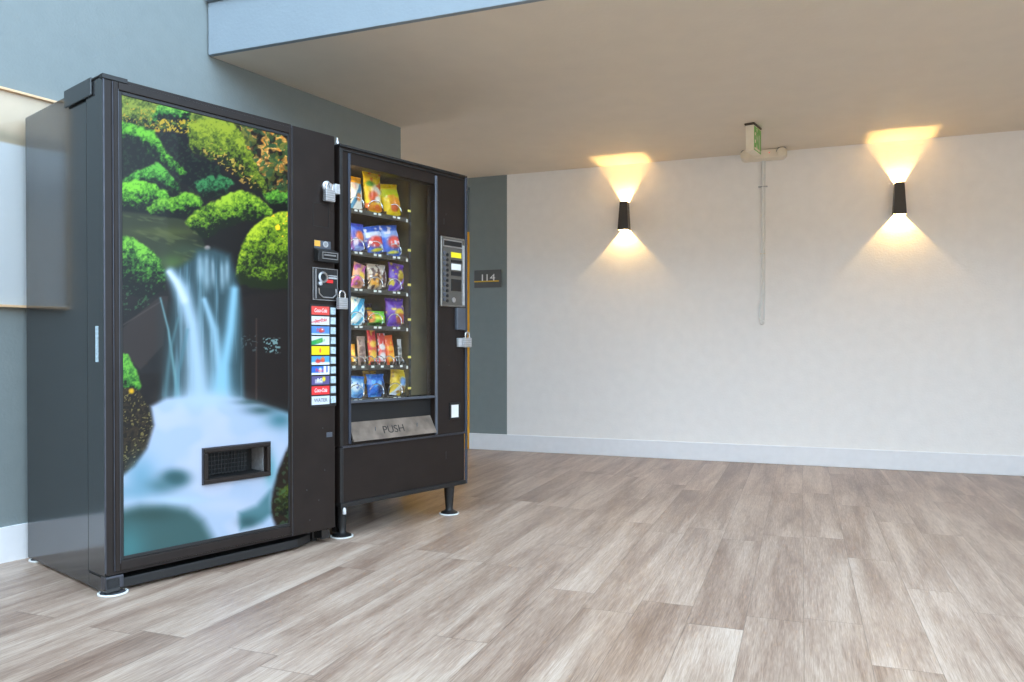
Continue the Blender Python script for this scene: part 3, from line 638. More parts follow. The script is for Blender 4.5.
# ------------------------------------------------------------------ snack machine
SM = tag(empty('vending_machine', (P0[0], P0[1], 0), MROT), 'black glass-fronted snack vending machine on four legs, right of the drink machine', 'vending machine')
SX0, SX1 = uz(339.3, 300)[0], uz(466.3, 300)[0]; SZ0, SZ1 = .158, 1.871; SD = .78
def sm(px, py, dep=0): return uz(px, py, dep)
WX0 = sm(350.6, 300)[0]; WX1 = sm(434.5, 300)[0]; GT = (sm(351, 164)[1]+sm(436, 185)[1])/2; GB = (sm(350, 401)[1]+sm(434, 395.5)[1])/2
FB = (sm(352, 441.5)[1]+sm(436, 433.5)[1])/2; SEAM = (sm(338.5, 446.6)[1]+sm(466, 432.7)[1])/2
b = MB(); t = .025
b.box(SX0, SX0+t, .06, SD, SZ0, SZ1).box(SX1-t, SX1, .06, SD, SZ0, SZ1).box(SX0+t, SX1-t, .06, SD, SZ1-t, SZ1).box(SX0+t, SX1-t, .06, SD, SZ0, SZ0+t).box(SX0+t, SX1-t, SD-t, SD, SZ0+t, SZ1-t)
b.build('cabinet', 'side', SM)
b = MB(); b.box(SX0, WX0, 0, .06, SEAM, SZ1-.012).box(WX0, WX1, 0, .06, GT, SZ1-.012).box(WX0, WX1, 0, .06, SEAM, FB)
b.box(WX1, SX1, 0, .06, SEAM, SZ1-.012)
sdoor = b.build('door', 'black', SM)
MB().box(SX0, SX1, -.008, .06, SZ1-.012, SZ1).box(SX0+.02, SX1-.004, -.006, 0, GT+.055, GT+.062).build('top_lip', 'black2', SM, bevel=.002)
MB().box(WX0-.016, WX0-.003, -.008, .0, FB-.005, GT+.05).build('window_side_trim', mat('dark_blue_trim', (44, 50, 62), .4), sdoor, bevel=.002)
MB().box(WX1, WX1+.016, -.010, .0, FB-.01, GT+.045).build('window_silver_trim', 'trim', sdoor, bevel=.003)
MB().box(SX1-.016, SX1+.001, -.009, 0, SZ0+.0, SZ1-.012).build('right_edge_trim', mat('navy_edge_trim', (50, 55, 66), .4), SM, bevel=.003)
MB().box(SX0+.002, SX0+.02, -.004, 0, SEAM, SZ1-.02).build('left_edge_trim', 'black2', SM, bevel=.002)
# lower skirt
MB().box(SX0, SX1-.016, .0, .06, SZ0+.02, SEAM-.004).build('lower_panel', 'black', SM, bevel=.003)
MB().box(SX0, SX1-.014, -.012, .05, SZ0, SZ0+.022).box(SX0, SX0+.02, -.006, 0, SZ0+.022, SEAM-.004).build('bottom_rail', 'black2', SM, bevel=.003)
MB().box(SX0+.01, SX1-.002, -.010, .0, SEAM-.006, SEAM+.003).build('seam_strip', 'lip', SM)
# glass
MB().box(WX0, WX1, .012, .018, GB, GT).build('glass_pane', 'glass', sdoor)
MB().box(WX0, WX1, -.004, .02, GB-.012, GB).build('shelf_lip', 'trim', sdoor, bevel=.002)
MB().box(WX0, WX1, .03, .035, FB+.06, GB-.012).build('dark_fascia', 'vblack', sdoor)
# delivery flap leaning out
ft = (sm(351, 425)[1]+sm(433, 413.5)[1])/2
fb = MB(); fb.v = [(WX0+.004, -.02, FB+.004), (WX1-.002, -.02, FB+.004), (WX1-.012, .022, ft), (WX0+.002, .022, ft),
                   (WX0+.004, -.012, FB+.002), (WX1-.002, -.012, FB+.002), (WX1-.012, .029, ft-.002), (WX0+.002, .029, ft-.002)]
fb.f = [(0, 1, 2, 3), (7, 6, 5, 4), (0, 4, 5, 1), (1, 5, 6, 2), (2, 6, 7, 3), (3, 7, 4, 0)]
flap = fb.build('delivery_flap', 'flap', sdoor)
tl = math.atan2(ft-FB, .042)
for s_, dx, dz, sz in (('PUSH', .0, .006, .055),):
    text('flap_lettering', s_, sz, 'black2', flap, ((WX0+WX1)/2-.01, -.002, (FB+ft)/2-.004), .0004, rot=(tl, 0, 0), sx=1.1)
for k in range(2):
    MB().box(WX0+(.15 if k == 0 else WX1-WX0-.13), WX0+(.153 if k == 0 else WX1-WX0-.127), -.0015, .0, FB+.03, ft-.03).build('flap_seam', 'trim', flap)
# interior
DVX = sm(415, 300, .05)[0]
MB().box(WX0-.03, WX0-.024, .06, .7, GB-.05, GT+.06).box(WX0-.024, SX1-t, .69, .7, GB-.05, GT+.06).box(WX0-.024, SX1-t, .06, .69, GT+.055, GT+.06).build('liner', 'interior', SM)
MB().box(DVX, DVX+.008, .10, .66, GB, GT+.05).box(DVX+.008, SX1-t-.002, .12, .13, GB, GT+.05).build('inner_divider', mat('divider_reflection_brown', (96, 86, 62), .35, var=.5, scale=5), SM)  # brown put into the colour for reflections on the right of the glass
MB().box(DVX, DVX+.004, .085, .10, GB, GT+.03).build('divider_edge', 'lip', SM)
TD = .075
lt = MB().lathe([(.011, 0), (.011, .02), (.009, .022), (.009, 1.1), (.011, 1.102), (.011, 1.12)], (WX0-.012, .085, GB+.03), 'z', 12).build('light_tube', emis('warm_tube', (255, 226, 170), 16), SM, smooth=True)
IX0 = WX0-.022; IX1 = sm(406.5, 300, TD)[0]
trayz = []
for (ya, xa_, yb, xb_) in ((206.8, 352, 217, 404.5), (249, 352, 256.5, 403), (287, 352, 290.5, 403), (324, 352, 326, 405), (364, 352, 364, 410), (397.2, 352, 395.2, 411)):
    trayz.append((sm(xa_, ya, TD)[1]+sm(xb_, yb, TD)[1])/2)
colx = [[sm(x, 300, TD)[0] for x in (358.5, 377.5, 396.5)]]*4+[[sm(x, 300, TD)[0] for x in (353.5, 362.5, 372.5, 382, 391.5, 401)]]+[[sm(x, 300, TD)[0] for x in (358, 378.5, 397)]]
def helix(r, y0, y1, turns, z):
    n = int(turns*22); return [(r*math.cos(2*math.pi*turns*k/n-math.pi/2), y0+(y1-y0)*k/n, z+r+r*math.sin(2*math.pi*turns*k/n-math.pi/2)) for k in range(n+1)]
coil_cache = {}
YEL = mat('yellow_tab', (235, 215, 110), .4)
for ti, tz in enumerate(trayz):
    tr = MB().box(IX0, IX1, TD, .62, tz-.010, tz-.006).box(IX0, IX1, TD-.003, TD, tz-.028, tz-.005)
    xs = colx[ti]; bnd = [IX0]+[(a+b_)/2 for a, b_ in zip(xs[:-1], xs[1:])]+[IX1]
    for q in bnd: tr.box(q-.001, q+.001, TD+.004, .6, tz-.006, tz+.012)
    tr = tr.build('tray', 'interior', SM)
    for xx in xs:
        r = .033 if len(xs) == 3 else .022
        if r not in coil_cache: coil_cache[r] = MB().tube(helix(r, TD-.004, .52, 7 if r > .03 else 9, 0), .0027, 6).build('coil', 'chrome', tr, smooth=True); o = coil_cache[r]
        else: o = coil_cache[r].copy(); C.objects.link(o); o.parent = tr
        o.location = (xx+(.012 if len(xs) == 3 else 0), 0, tz-.004)
        for dx in ((-.018, .012) if len(xs) == 3 else (-.002,)):
            MB().box(xx+dx-.009, xx+dx+.009, TD-.005, TD-.003, tz-.018, tz-.008).build('price_tag', 'whitep', tr)
    # tray harness at the right end
    hxx = IX1+.012
    MB().box(hxx-.004, hxx+.016, TD-.004, TD, tz+.028, tz+.040).build('yellow_tab', YEL, tr)
    MB().tube([(hxx+.004, TD, tz+.03), (hxx+.012, TD, tz+.01), (hxx+.006, TD+.003, tz-.02), (hxx+.02, TD, tz-.045), (hxx+.03, TD+.01, tz-.05), (hxx+.028, TD+.01, tz-.02)], .0018, 6).build('harness_wire', 'trim', tr, smooth=True)
    MB().box(IX1-.004, IX1+.004, TD-.006, TD-.001, tz-.028, tz-.012).build('tray_clip', 'whitep', tr)
# keypad panel
kx0 = sm(439.5, 270)[0]; kx1 = sm(463.5, 270)[0]; kzt = sm(451, 237.5)[1]; kzb = sm(451, 307)[1]
kp = MB().box(kx0, kx1, -.012, 0, kzb, kzt).build('selection_panel', 'kpsteel', sdoor, bevel=.004)
MB().box(kx0+.008, kx1-.008, -.0135, -.012, kzb+.01, kzt-.01).build('panel_face', mat('panel_grey', (100, 97, 92), .35, metal=.4), kp)
kw = kx1-kx0; kh = kzt-kzb
MB().box(kx0+.02, kx1-.03, -.016, -.0135, kzt-kh*.13, kzt-kh*.06).build('display_window', 'vblack', kp)
MB().box(kx0+.016, kx1-.026, -.0152, -.0135, kzt-kh*.15, kzt-kh*.04).build('display_bezel', 'steel', kp)
for r_ in range(10):
    zz = kzt-kh*(.24+.073*r_)
    MB().lathe([(.011, 0), (.011, .004), (.0, .005)], (kx0+.024, -.0135, zz), 'y', 12).build('selection_button', 'trim', kp)
    MB().lathe([(.009, 0), (.009, .003), (.0, .0035)], (kx0+.046, -.0135, zz-.008), 'y', 12).build('selection_button', 'sblack', kp)
cxk = kx0+kw*.40
MB().box(cxk, kx1-.034, -.0155, -.0135, kzt-kh*.29, kzt-kh*.215).build('yellow_sticker', 'yellow', kp)
MB().box(cxk+.0, kx1-.03, -.018, -.0135, kzt-kh*.36, kzt-kh*.325).build('bill_slot', 'vblack', kp)
MB().box(cxk, kx1-.04, -.020, -.0135, kzt-kh*.47, kzt-kh*.38).build('bill_mouth', 'whitep', kp, bevel=.003)
MB().box(cxk, kx1-.034, -.0165, -.0135, kzt-kh*.55, kzt-kh*.49).build('instruction_card', 'sblack', kp)
MB().box(cxk, kx1-.034, -.0155, -.0135, kzt-kh*.77, kzt-kh*.6).build('keypad_plate', 'black2', kp)
MB().lathe([(.012, 0), (.014, .006), (.008, .007), (.0, .004)], (cxk+.016, -.0135, kzb+kh*.1), 'y').build('coin_return_knob', 'steel', kp, smooth=True)
MB().box(kx1-.026, kx1-.012, -.02, -.0135, kzb+.012, kzt-kh*.1).build('coin_rail', 'bright', kp)
# hasp with lower lock
hx0_ = sm(454.5, 320)[0]; hx1_ = sm(463, 320)[0]; h1 = sm(458, 308)[1]; h0 = sm(458, 330)[1]
MB().box(hx0_, hx1_, -.02, 0, h0, h1).build('hasp', 'trim', sdoor, bevel=.003)
a_, b_ = sm(456, 338); a2, b2 = sm(466, 347)
MB().box(a_, SX1+.01, -.022, -.004, b2, b_-.0).build('hasp_staple', 'bright', sdoor, bevel=.002)
padlock(Vector((*to_world(SX1-.032, -.036, P0, MROT), sm(464, 340)[1]+.012)), .05, 'silver padlock on the right edge of the snack machine below its keypad')
# coin return
q0_, q1_ = sm(449, 410)[0], sm(459.5, 410)[0]; c1 = sm(454, 402.5)[1]; c0 = sm(454, 419.5)[1]
cr_ = MB().ring(q0_, q1_, c0, c1, .012, -.008, 0).build('coin_return', 'black2', sdoor, bevel=.002)
MB().box(q0_+.012, q1_-.012, -.004, -.001, c0+.012, c1-.012).build('coin_return_flap', 'whitep', cr_)
for (px, py, h) in ((444, 221, .03), (446, 214, .006), (447, 440, .0), (446, 455, .04), (449, 365, .006)):
    a_, b_ = sm(px, py); MB().box(a_-.0012, a_+.0012, -.0006, 0, b_-h/2-.002, b_+h/2).build('paint_chip', 'lip', SM)
a_, b_ = sm(338.5, 142)
MB().lathe([(.008, 0), (.008, .01), (.004, .018), (.004, .03), (0, .03)], (SX0-.002, .01, SZ1-.002), 'z', 12).build('top_bolt', 'bright', SM, smooth=True)
MB().lathe([(.009, 0), (.009, .02), (.005, .03), (0, .03)], (SX0+.018, -.012, SZ0-.03), 'z', 12).build('bottom_pin', 'bright', SM, smooth=True)
# legs with flared feet
l1 = (to_local(*fl(343, 537), P0, MROT)); l2 = to_local(*fl(450.5, 514), P0, MROT)
legs = [(l1[0]+.0, l1[1]+.01), (l2[0], l2[1]+.01), (SX0+.1, SD-.07), (SX1-.1, SD-.07)]
for i, (x, y) in enumerate(legs):
    MB().lathe([(.046, .006), (.046, .012), (.024, .022), (.02, .03), (.022, .06), (.03, SZ0), (.0, SZ0)], (x, y, 0)).build('leg', 'black2', SM, smooth=True)
    wx, wy = to_world(x, y, P0, MROT)
    if i < 2: floor_cup(wx, wy, .056, ['white-rimmed floor protector under the front left leg of the snack machine', 'white-rimmed floor protector under the front right leg of the snack machine'][i])
MB().box(legs[0][0]-.02, legs[0][0]+.03, legs[0][1]+.02, legs[0][1]+.05, .02, SZ0).build('leg_bracket', 'black2', SM)
px_ = uz(345, 300, -.03)
padlock(Vector((*to_world(uz(342.2, 300, -.04)[0], -.04, P0, MROT), uz(344.5, 298, -.04)[1])), .05, 'silver padlock joining the two machines beside the coin slot of the drink machine', shackle=1.1)

# ------------------------------------------------------------------ snack bags
def bag(x, z, w, h, y, paint, label, name='snack_bag', cat='snack', grp=None, roll=0, lean=.1, thick=None, parts=True):
    nx_, nz_ = 26, 34; thick = thick or min(w*.2, .032)
    U, V = np.meshgrid(np.linspace(-1, 1, nx_), np.linspace(0, 1, nz_)); U = U.ravel(); V = V.ravel()
    prof = np.clip(np.sin(np.pi*np.clip((V-.07)/.86, 0, 1)), 0, 1)**.55
    th = thick*prof*(1-np.abs(U)**2.6)**.6
    wr = (fbm(U*4+7, V*7, 1, 2, int(abs(x*977)) % 50)-.5)*thick*.35*prof
    pinch = 1-.10*prof*np.abs(U)
    X = U*w/2*pinch*(1-.04*np.sin(V*9)); Z = V*h
    crimp = np.where((V < .07) | (V > .93), np.cos(U*40)*.0012, 0)
    F = np.stack([X, -(th+wr)+crimp-.0008, Z], 1); B = np.stack([X, th*.8+crimp+.0008, Z], 1)
    c = np.tile(np.array(paint[0], float), (len(U), 1))
    uu = (U+1)/2
    for op in paint[1:]:
        k = op[0]
        if k == 'e': _, cx, cy, rx, ry, cc = op; c = lerp(c, cc, np.exp(-(((uu-cx)/rx)**2+((V-cy)/ry)**2)**3))
        elif k == 'b': _, v0, v1, cc = op; c = lerp(c, cc, ss(v0-.03, v0, V)*ss(v1+.03, v1, V))
        elif k == 'n': _, s_, thr, cc, sd_ = op; c = lerp(c, cc, ss(thr, thr+.08, fbm(uu*w/h+3, V, s_, 2, sd_)))
        elif k == 'd': _, o_, wd, cc = op; c = lerp(c, cc, ss(wd, wd*.7, np.abs(V-uu*.8-o_)))
    XYZ = np.concatenate([F, B]); cc = np.concatenate([c, c*.85])
    n_ = nx_*nz_; idx = np.arange(n_).reshape(nz_, nx_); fs = []
    for j in range(nz_-1):
        for i in range(nx_-1):
            a, b_, c_, d_ = idx[j, i], idx[j, i+1], idx[j+1, i+1], idx[j+1, i]
            fs.append((a, b_, c_, d_)); fs.append((d_+n_, c_+n_, b_+n_, a+n_))
    for j in range(nz_-1):
        for i in (0, nx_-1):
            a, d_ = idx[j, i], idx[j+1, i]; fs.append((a, d_, d_+n_, a+n_))
    for i in range(nx_-1):
        for j in (0, nz_-1):
            a, b_ = idx[j, i], idx[j, i+1]; fs.append((a, b_, b_+n_, a+n_))
    me = bpy.data.meshes.new(name); me.from_pydata(XYZ.tolist(), [], [tuple(map(int, f)) for f in fs]); me.update()
    bm = bmesh.new(); bm.from_mesh(me); bmesh.ops.recalc_face_normals(bm, faces=bm.faces); bm.to_mesh(me); bm.free()
    me.polygons.foreach_set('use_smooth', [True]*len(me.polygons)); me.materials.append(M['bag'])
    set_print(me, cc)
    o = bpy.data.objects.new(name, me); C.objects.link(o)
    wx, wy = to_world(x, y, P0, MROT); o.location = (wx, wy, z)
    o.rotation_euler = (Matrix.Rotation(MROT, 3, 'Z') @ Matrix.Rotation(roll, 3, 'Y') @ Matrix.Rotation(-lean, 3, 'X')).to_euler()
    tag(o, label, cat, grp); return o
BY = .125
def place(pxl, pxr, pyt, pyb, tray, **k):
    """width and height of a bag from its extent in front of its coil"""
    a = sm(pxl, (pyt+pyb)/2, BY); c = sm(pxr, (pyt+pyb)/2, BY); zt_ = sm((pxl+pxr)/2, pyt, BY)[1]
    z0 = trayz[tray]-.005
    return (a[0]+c[0])/2, z0, (c[0]-a[0]), max(.05, zt_-z0)
def B(pxl, pxr, pyt, pyb, tray, paint, label, y=BY, **k):
    x, z, w, h = place(pxl, pxr, pyt, pyb, tray); return bag(x, z, w, h, y, paint, label, **k)
YL = (250, 214, 30); G = 'snack bags on the top tray'
B(350, 363, 176, 207, 0, [(238, 236, 230), ('d', .05, .14, (70, 140, 185)), ('b', .82, 1, (240, 170, 30)), ('e', .6, .4, .2, .12, (200, 120, 50)), ('e', .3, .7, .2, .1, (235, 200, 190))], 'white, blue and orange snack bag at the left of the top tray', grp=G)
B(364.5, 383, 171, 210, 0, [YL, ('e', .28, .68, .24, .07, (96, 165, 60)), ('e', .6, .55, .3, .14, (240, 230, 215)), ('e', .4, .38, .28, .14, (225, 90, 50)), ('e', .65, .33, .2, .09, (245, 235, 225)), ('b', .08, .2, (225, 130, 20)), ('n', .16, .62, (230, 110, 40), 4)], 'tall yellow snack bag with green spot in the middle of the top tray', grp=G)
B(384, 402, 184, 214, 0, [YL, ('b', .62, .82, (215, 220, 40)), ('e', .6, .42, .35, .18, (240, 150, 40)), ('e', .55, .28, .25, .12, (215, 90, 40)), ('n', .2, .66, (245, 170, 40), 6)], 'bright lemon yellow bag slumped at the right of the top tray', grp=G, roll=-.12)
G = 'snack bags on the second tray'
B(350, 365, 223, 248, 1, [(70, 74, 178), ('b', .75, .95, (60, 90, 200)), ('e', .6, .55, .3, .2, (225, 110, 60)), ('e', .3, .35, .2, .15, (225, 215, 240)), ('b', .1, .2, (150, 170, 225)), ('n', .2, .62, (120, 60, 150), 9)], 'violet and blue bag with orange swirl at the left of the second tray', grp=G)
B(367, 386, 226, 250, 1, [(60, 100, 205), ('b', .62, .78, (205, 215, 240)), ('e', .5, .45, .42, .2, (232, 78, 62)), ('e', .5, .17, .35, .06, (240, 220, 60)), ('n', .15, .68, (240, 230, 235), 12)], 'blue bag with red centre in the middle of the second tray', grp=G, roll=-.22)
B(383.5, 402, 225, 255, 1, [(62, 104, 208), ('b', .62, .8, (150, 175, 230)), ('e', .58, .45, .4, .2, (235, 82, 66)), ('e', .5, .14, .35, .05, (240, 225, 70)), ('n', .15, .68, (235, 225, 240), 15)], 'blue and red bag leaning at the right of the second tray', grp=G, roll=-.14)
G = 'snack bags on the third tray'
B(350, 363, 262, 287, 2, [(215, 160, 130), ('d', .12, .18, (200, 85, 175)), ('e', .6, .55, .25, .14, (240, 200, 70)), ('e', .4, .2, .3, .12, (150, 95, 60)), ('n', .18, .62, (160, 80, 160), 18)], 'pink and tan bag with magenta stripe at the left of the third tray', grp=G, roll=.25)
B(367, 387, 264, 289, 2, [(205, 190, 175), ('e', .3, .35, .3, .25, (238, 165, 50)), ('e', .6, .75, .25, .15, (225, 205, 190)), ('n', .13, .52, (95, 62, 55), 21), ('n', .1, .66, (240, 238, 235), 23)], 'orange and silver mixed-pattern bag in the middle of the third tray', grp=G)
PUR = (108, 60, 175)
B(388, 404, 263, 289, 2, [PUR, ('e', .7, .5, .26, .3, (190, 160, 50)), ('e', .7, .35, .2, .12, (110, 70, 40)), ('b', .9, 1, (130, 80, 200)), ('d', -.25, .08, (170, 130, 220)), ('n', .12, .64, (225, 200, 70), 25)], 'purple bag with gold oval at the right of the third tray', grp=G, roll=.08)
G = 'snack bags on the fourth tray'
B(349.5, 364, 297, 323, 3, [(225, 238, 242), ('d', .28, .16, (60, 165, 215)), ('d', -.35, .12, (90, 185, 225)), ('n', .15, .64, (70, 160, 210), 27)], 'sky blue and white bag at the left of the fourth tray', grp=G, roll=.12)
B(367.5, 385.5, 311, 325, 3, [(120, 205, 60), ('e', .1, .6, .25, .5, (240, 140, 70)), ('e', .55, .55, .28, .16, (225, 225, 70)), ('b', 0, .2, (40, 90, 45)), ('n', .2, .66, (60, 160, 60), 29)], 'low lime green bag with orange end on the fourth tray', grp=G)
B(386, 405, 298, 326, 3, [PUR, ('e', .62, .5, .28, .14, (235, 200, 50)), ('e', .65, .28, .25, .2, (190, 90, 60)), ('b', .9, 1, (90, 45, 160)), ('n', .12, .68, (235, 205, 60), 31)], 'deep purple bag with yellow print at the right of the fourth tray', grp=G)
B(373, 388, 302, 320, 3, [(74, 60, 110), ('b', .72, .8, (215, 190, 70)), ('n', .1, .6, (40, 36, 48), 33)], 'dark purple bag deeper behind the lime green bag on the fourth tray', y=.24, grp=G)
G = 'candy bars on the fifth tray'
bars = [(351.5, 356, 344, (222, 150, 40), (240, 200, 80), 'narrow amber bar at the far left of the fifth tray'),
        (358, 366.5, 336, (172, 150, 140), (120, 95, 90), 'dull brown and grey bar second from left on the fifth tray'),
        (368.5, 377.5, 327, (214, 50, 60), (235, 190, 60), 'tall crimson and yellow bar on the fifth tray'),
        (378.5, 386.5, 333, (225, 74, 66), (235, 225, 225), 'red and white striped bar on the fifth tray'),
        (387, 396, 335, (240, 96, 28), (250, 180, 50), 'bright orange bar on the fifth tray'),
        (398.5, 402.5, 339, (196, 192, 188), (110, 105, 100), 'slim silver bar at the right end of the fifth tray')]
for i, (a, c, yt, c1_, c2_, lb) in enumerate(bars):
    B(a, c, yt, 361, 4, [c1_, ('e', .5, .55, .4, .1, c2_), ('e', .5, .25, .45, .16, c2_), ('n', .12, .62, c2_, 40+i)], lb, name='candy_bar', cat='candy bar', grp=G, roll=(-.1 if i == 4 else 0))
G = 'snack bags on the bottom tray'
B(350, 364.5, 376, 396, 5, [(96, 160, 222), ('e', .3, .5, .3, .25, (200, 220, 240)), ('e', .7, .6, .1, .1, (245, 245, 245)), ('b', .9, 1, (40, 110, 205)), ('n', .15, .62, (40, 100, 190), 51)], 'pale blue bag at the left of the bottom tray', grp=G, roll=.08)
B(367, 385, 374, 396, 5, [(28, 104, 205), ('e', .7, .4, .25, .3, (22, 40, 80)), ('e', .6, .6, .12, .12, (120, 185, 235)), ('n', .14, .64, (90, 170, 230), 53)], 'royal blue bag in the middle of the bottom tray', grp=G)
B(389, 405, 369, 395, 5, [(235, 196, 40), ('d', -.15, .2, (225, 228, 235)), ('e', .7, .55, .25, .18, (110, 150, 205)), ('e', .7, .25, .2, .14, (150, 110, 80)), ('n', .14, .66, (190, 140, 30), 55)], 'yellow bag with white and blue band at the right of the bottom tray', grp=G, roll=.14)
B(377, 391, 371, 386, 5, [(190, 155, 40), ('n', .14, .6, (120, 95, 30), 57)], 'dull gold bag deeper behind the royal blue bag on the bottom tray', y=.23, grp=G)

# ------------------------------------------------------------------ wall fittings
# framed panel on left wall
fp = A-LW*1.108; fx_ = math.atan2(LW.y, LW.x)
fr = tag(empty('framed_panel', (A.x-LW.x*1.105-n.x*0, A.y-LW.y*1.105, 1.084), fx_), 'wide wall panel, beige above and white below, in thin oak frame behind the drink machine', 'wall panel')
PWd, PH = .92, .925
MB().ring(0, PWd, 0, PH, .008, -.03, -.002, .010).build('frame', 'oak', fr, bevel=.001)
nx_, nz_ = 60, 90
gx_, gz_ = np.meshgrid(np.linspace(.008, PWd-.008, nx_), np.linspace(.01, PH-.01, nz_)); gx_ = gx_.ravel(); gz_ = gz_.ravel()
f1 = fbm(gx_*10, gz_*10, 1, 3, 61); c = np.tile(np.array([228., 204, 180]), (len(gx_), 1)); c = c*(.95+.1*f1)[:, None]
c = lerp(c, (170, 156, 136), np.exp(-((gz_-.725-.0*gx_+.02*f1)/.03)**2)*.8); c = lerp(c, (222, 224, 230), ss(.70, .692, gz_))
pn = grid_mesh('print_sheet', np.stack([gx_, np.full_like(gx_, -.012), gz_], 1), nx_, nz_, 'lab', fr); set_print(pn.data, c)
MB().box(.008, PWd-.008, -.018, -.016, .01, PH-.01).build('cover_glass', 'glass', fr)
MB().box(.004, PWd-.004, -.008, -.001, .004, PH-.004).build('backing_board', 'dark', fr)
# room sign
ax, _ = wz(474.6, 280); bx_, _ = wz(501.3, 280); zt1 = wz(488, 270)[1]; zb1 = wz(488, 287.6)[1]
rs = tag(empty('room_sign', (*to_world((ax+bx_)/2, 0), (zt1+zb1)/2), WROT), 'small grey room number sign reading 114 on the blue wall', 'sign')
sw, sh = (bx_-ax)/2, (zt1-zb1)/2
MB().box(-sw, sw, -.008, 0, -sh, sh).build('plate', 'signgrey', rs, bevel=.002)
for dg_, dx_ in (('1', -.05), ('1', -.004), ('4', .05)): text('digit', dg_, .085, 'signwhite', rs, (dx_, -.009, .008), .0008, sx=1.3)
MB().box(-sw, sw*.85, -.0095, -.008, -sh*.36, -sh*.22).build('gold_line', 'signgold', rs)
# sconces
def sconce(k, label):
    o = tag(empty('wall_sconce', (*to_world(k, 0), 1.91), WROT), label, 'wall lamp', 'tapered wall sconces on the white wall')
    H = .24; wb, wt = .045, .031; db, dt = .105, .085; t_ = .003
    b = MB()
    def side(x0, x1, X0, X1, y0, y1, Y0, Y1):   # bottom rect, top rect
        i = len(b.v)
        b.v += [(x0, y0, 0), (x1, y0, 0), (x1, y1, 0), (x0, y1, 0), (X0, Y0, H), (X1, Y0, H), (X1, Y1, H), (X0, Y1, H)]
        b.f += [tuple(i+q for q in w_) for w_ in ((0, 3, 2, 1), (4, 5, 6, 7), (0, 1, 5, 4), (1, 2, 6, 5), (2, 3, 7, 6), (3, 0, 4, 7))]
    side(-wb, -wb+t_, -wt, -wt+t_, -db, -.001, -dt, -.001); side(wb-t_, wb, wt-t_, wt, -db, -.001, -dt, -.001)
    side(-wb+t_, wb-t_, -wt+t_, wt-t_, -db, -db+t_, -dt, -dt+t_)
    b.build('lamp_housing', 'sconce', o)
    MB().box(-.03, .03, -.075, -.002, .09, .11).build('lamp_holder', 'sconce', o)
    for z, up in ((H-.047, 1), (.046, 0)):
        MB().lathe([(.006, -.014), (.006, -.008), (.0, -.006)] if up else [(.006, .014), (.006, .008), (.0, .006)], (0, -.042, z), 'z', 12).build('bulb', emis('warm_bulb', (255, 214, 150), 4), o)
        li = bpy.data.lights.new('sconce_light', 'POINT'); li.energy = SCONCE_W; li.color = (1, .64, .22); li.shadow_soft_size = .004
        lo = bpy.data.objects.new('sconce_light', li); C.objects.link(lo); lo.parent = o; lo.location = (0, -.042, z)
    return o
sconce(wz(625.5, 218)[0], 'left wall sconce of charcoal metal, nearer the room number sign')
sconce(wz(898.5, 198)[0], 'right wall sconce of charcoal metal, farther from the vending machines')
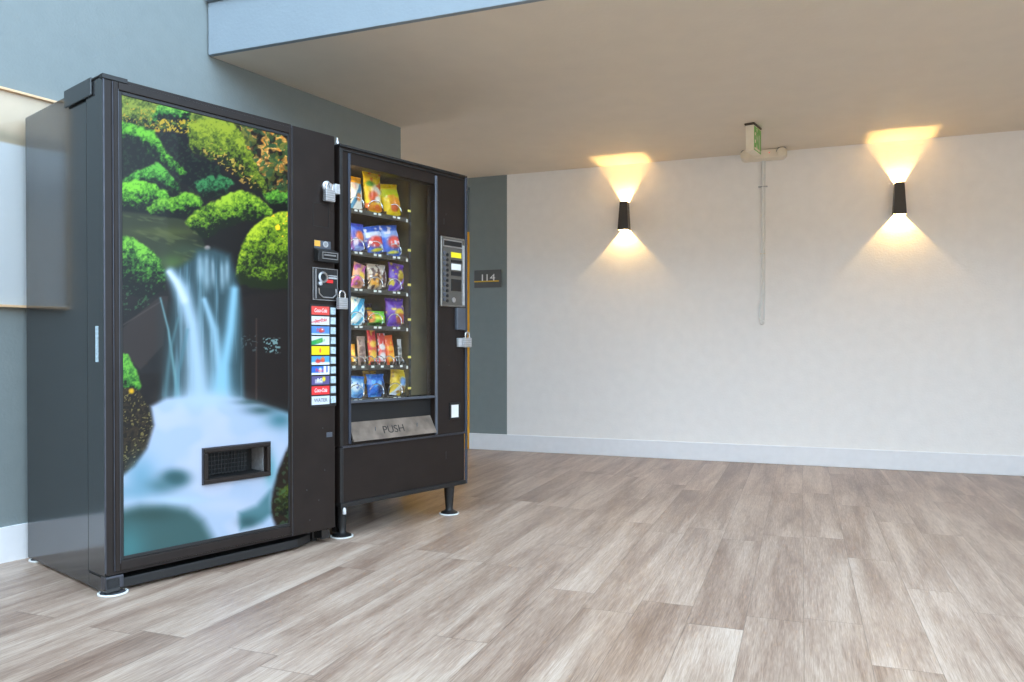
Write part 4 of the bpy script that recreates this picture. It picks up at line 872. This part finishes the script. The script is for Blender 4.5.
# emergency light
ex0, ex1 = wz(741, 154, -.06)[0], wz(787, 154, -.06)[0]; exc = (ex0+ex1)/2; ew = (ex1-ex0)/2
em = tag(empty('emergency_light', (*to_world(exc, 0), CE-.0705), WROT), 'cream emergency light unit with two lamp heads high on the white wall', 'emergency light')
b = MB(); b.prism_y([(-ew, .02), (-ew*.85, 0), (ew*.85, 0), (ew, .02), (ew, .069), (-ew, .069)], -.11, -.001); b.build('housing', 'cream', em, bevel=.006)
for s_ in (-1, 1):
    h_ = MB().lathe([(.02, 0), (.032, .012), (.036, .028), (.032, .032), (.030, .028), (0, .026)], (s_*ew*.78, -.11, .032), 'y').build('lamp_head', 'cream', em, smooth=True)
    MB().lathe([(.030, .0345), (.0, .040)], (s_*ew*.78, -.11, .032), 'y').build('lens', 'cream', h_, smooth=True)
    MB().tube([(s_*ew*.78+.04*math.cos(a), -.125, .034+.04*math.sin(a)) for a in np.linspace(.3, 2.6, 10)] if s_ < 0 else [(s_*ew*.78+.04*math.cos(a), -.125, .034+.04*math.sin(a)) for a in np.linspace(.6, 3.0, 10)], .002, 6).build('head_rim', 'trim', h_)
MB().lathe([(.004, 0), (.004, .003), (0, .004)], (ew*.25, -.11, .04), 'y', 10).build('status_light', emis('red_status', (255, 110, 100), .6), em)
# exit sign
sxp = (1.671, 5.32); srot = math.atan2(.83, .55)
es = tag(empty('exit_sign', (sxp[0], sxp[1], CE), srot), 'cream exit sign hung from the ceiling, seen nearly edge on beside the emergency light', 'sign')
# local x runs along the lettered face, +y is away from it
MB().box(0, .175, 0, .058, -.19, -.012).build('sign_box', 'cream', es, bevel=.004)
MB().box(-.012, .17, -.006, .062, -.010, -.0005).build('ceiling_canopy', mat('canopy_shadow_brown', (84, 72, 60), .6), es)  # plate coloured dark for the shadowed gap at the ceiling
text('exit_lettering', 'EXIT', .175, 'green', es, (.087, -.001, -.103), .001, sx=.46, bold=.007)
MB().ring(.006, .169, -.185, -.02, .007, -.0015, 0).build('face_border', 'green', es)
# conduit
cdx = wz(762.8, 250)[0]; zb3 = wz(763, 323)[1]; zt3 = CE-.0705
co = tag(empty('conduit', (*to_world(cdx, 0), zb3), WROT), 'thin white painted conduit running down the wall from the emergency light', 'conduit')
MB().tube([(-.014, -.016, .01), (-.018, -.016, .03), (-.017, -.016, .12), (-.002, -.016, .22), (0, -.016, .3), (0, -.016, .8), (0, -.016, zt3-zb3)], .0105, 10).build('pipe', 'whitep', co, smooth=True)
MB().tube([(.012, -.008, .02), (.014, -.008, .12), (.015, -.008, .25), (.015, -.008, zt3-zb3)], .0055, 8).build('cable', 'whitep', co, smooth=True)
MB().lathe([(.018, 0), (.018, .022), (.012, .03), (0, .03)], (-.004, -.0, .004), 'y', 20).build('end_cap', 'whitep', co, smooth=True)
zc = wz(763, 187)[1]-zb3
for z_ in (zc, .55): MB().box(-.035 if z_ == zc else -.02, .035 if z_ == zc else .02, -.026 if z_ == zc else -.0255, 0, z_-.003, z_+.003).build('pipe_clip', 'steel' if z_ == zc else 'cream', co)
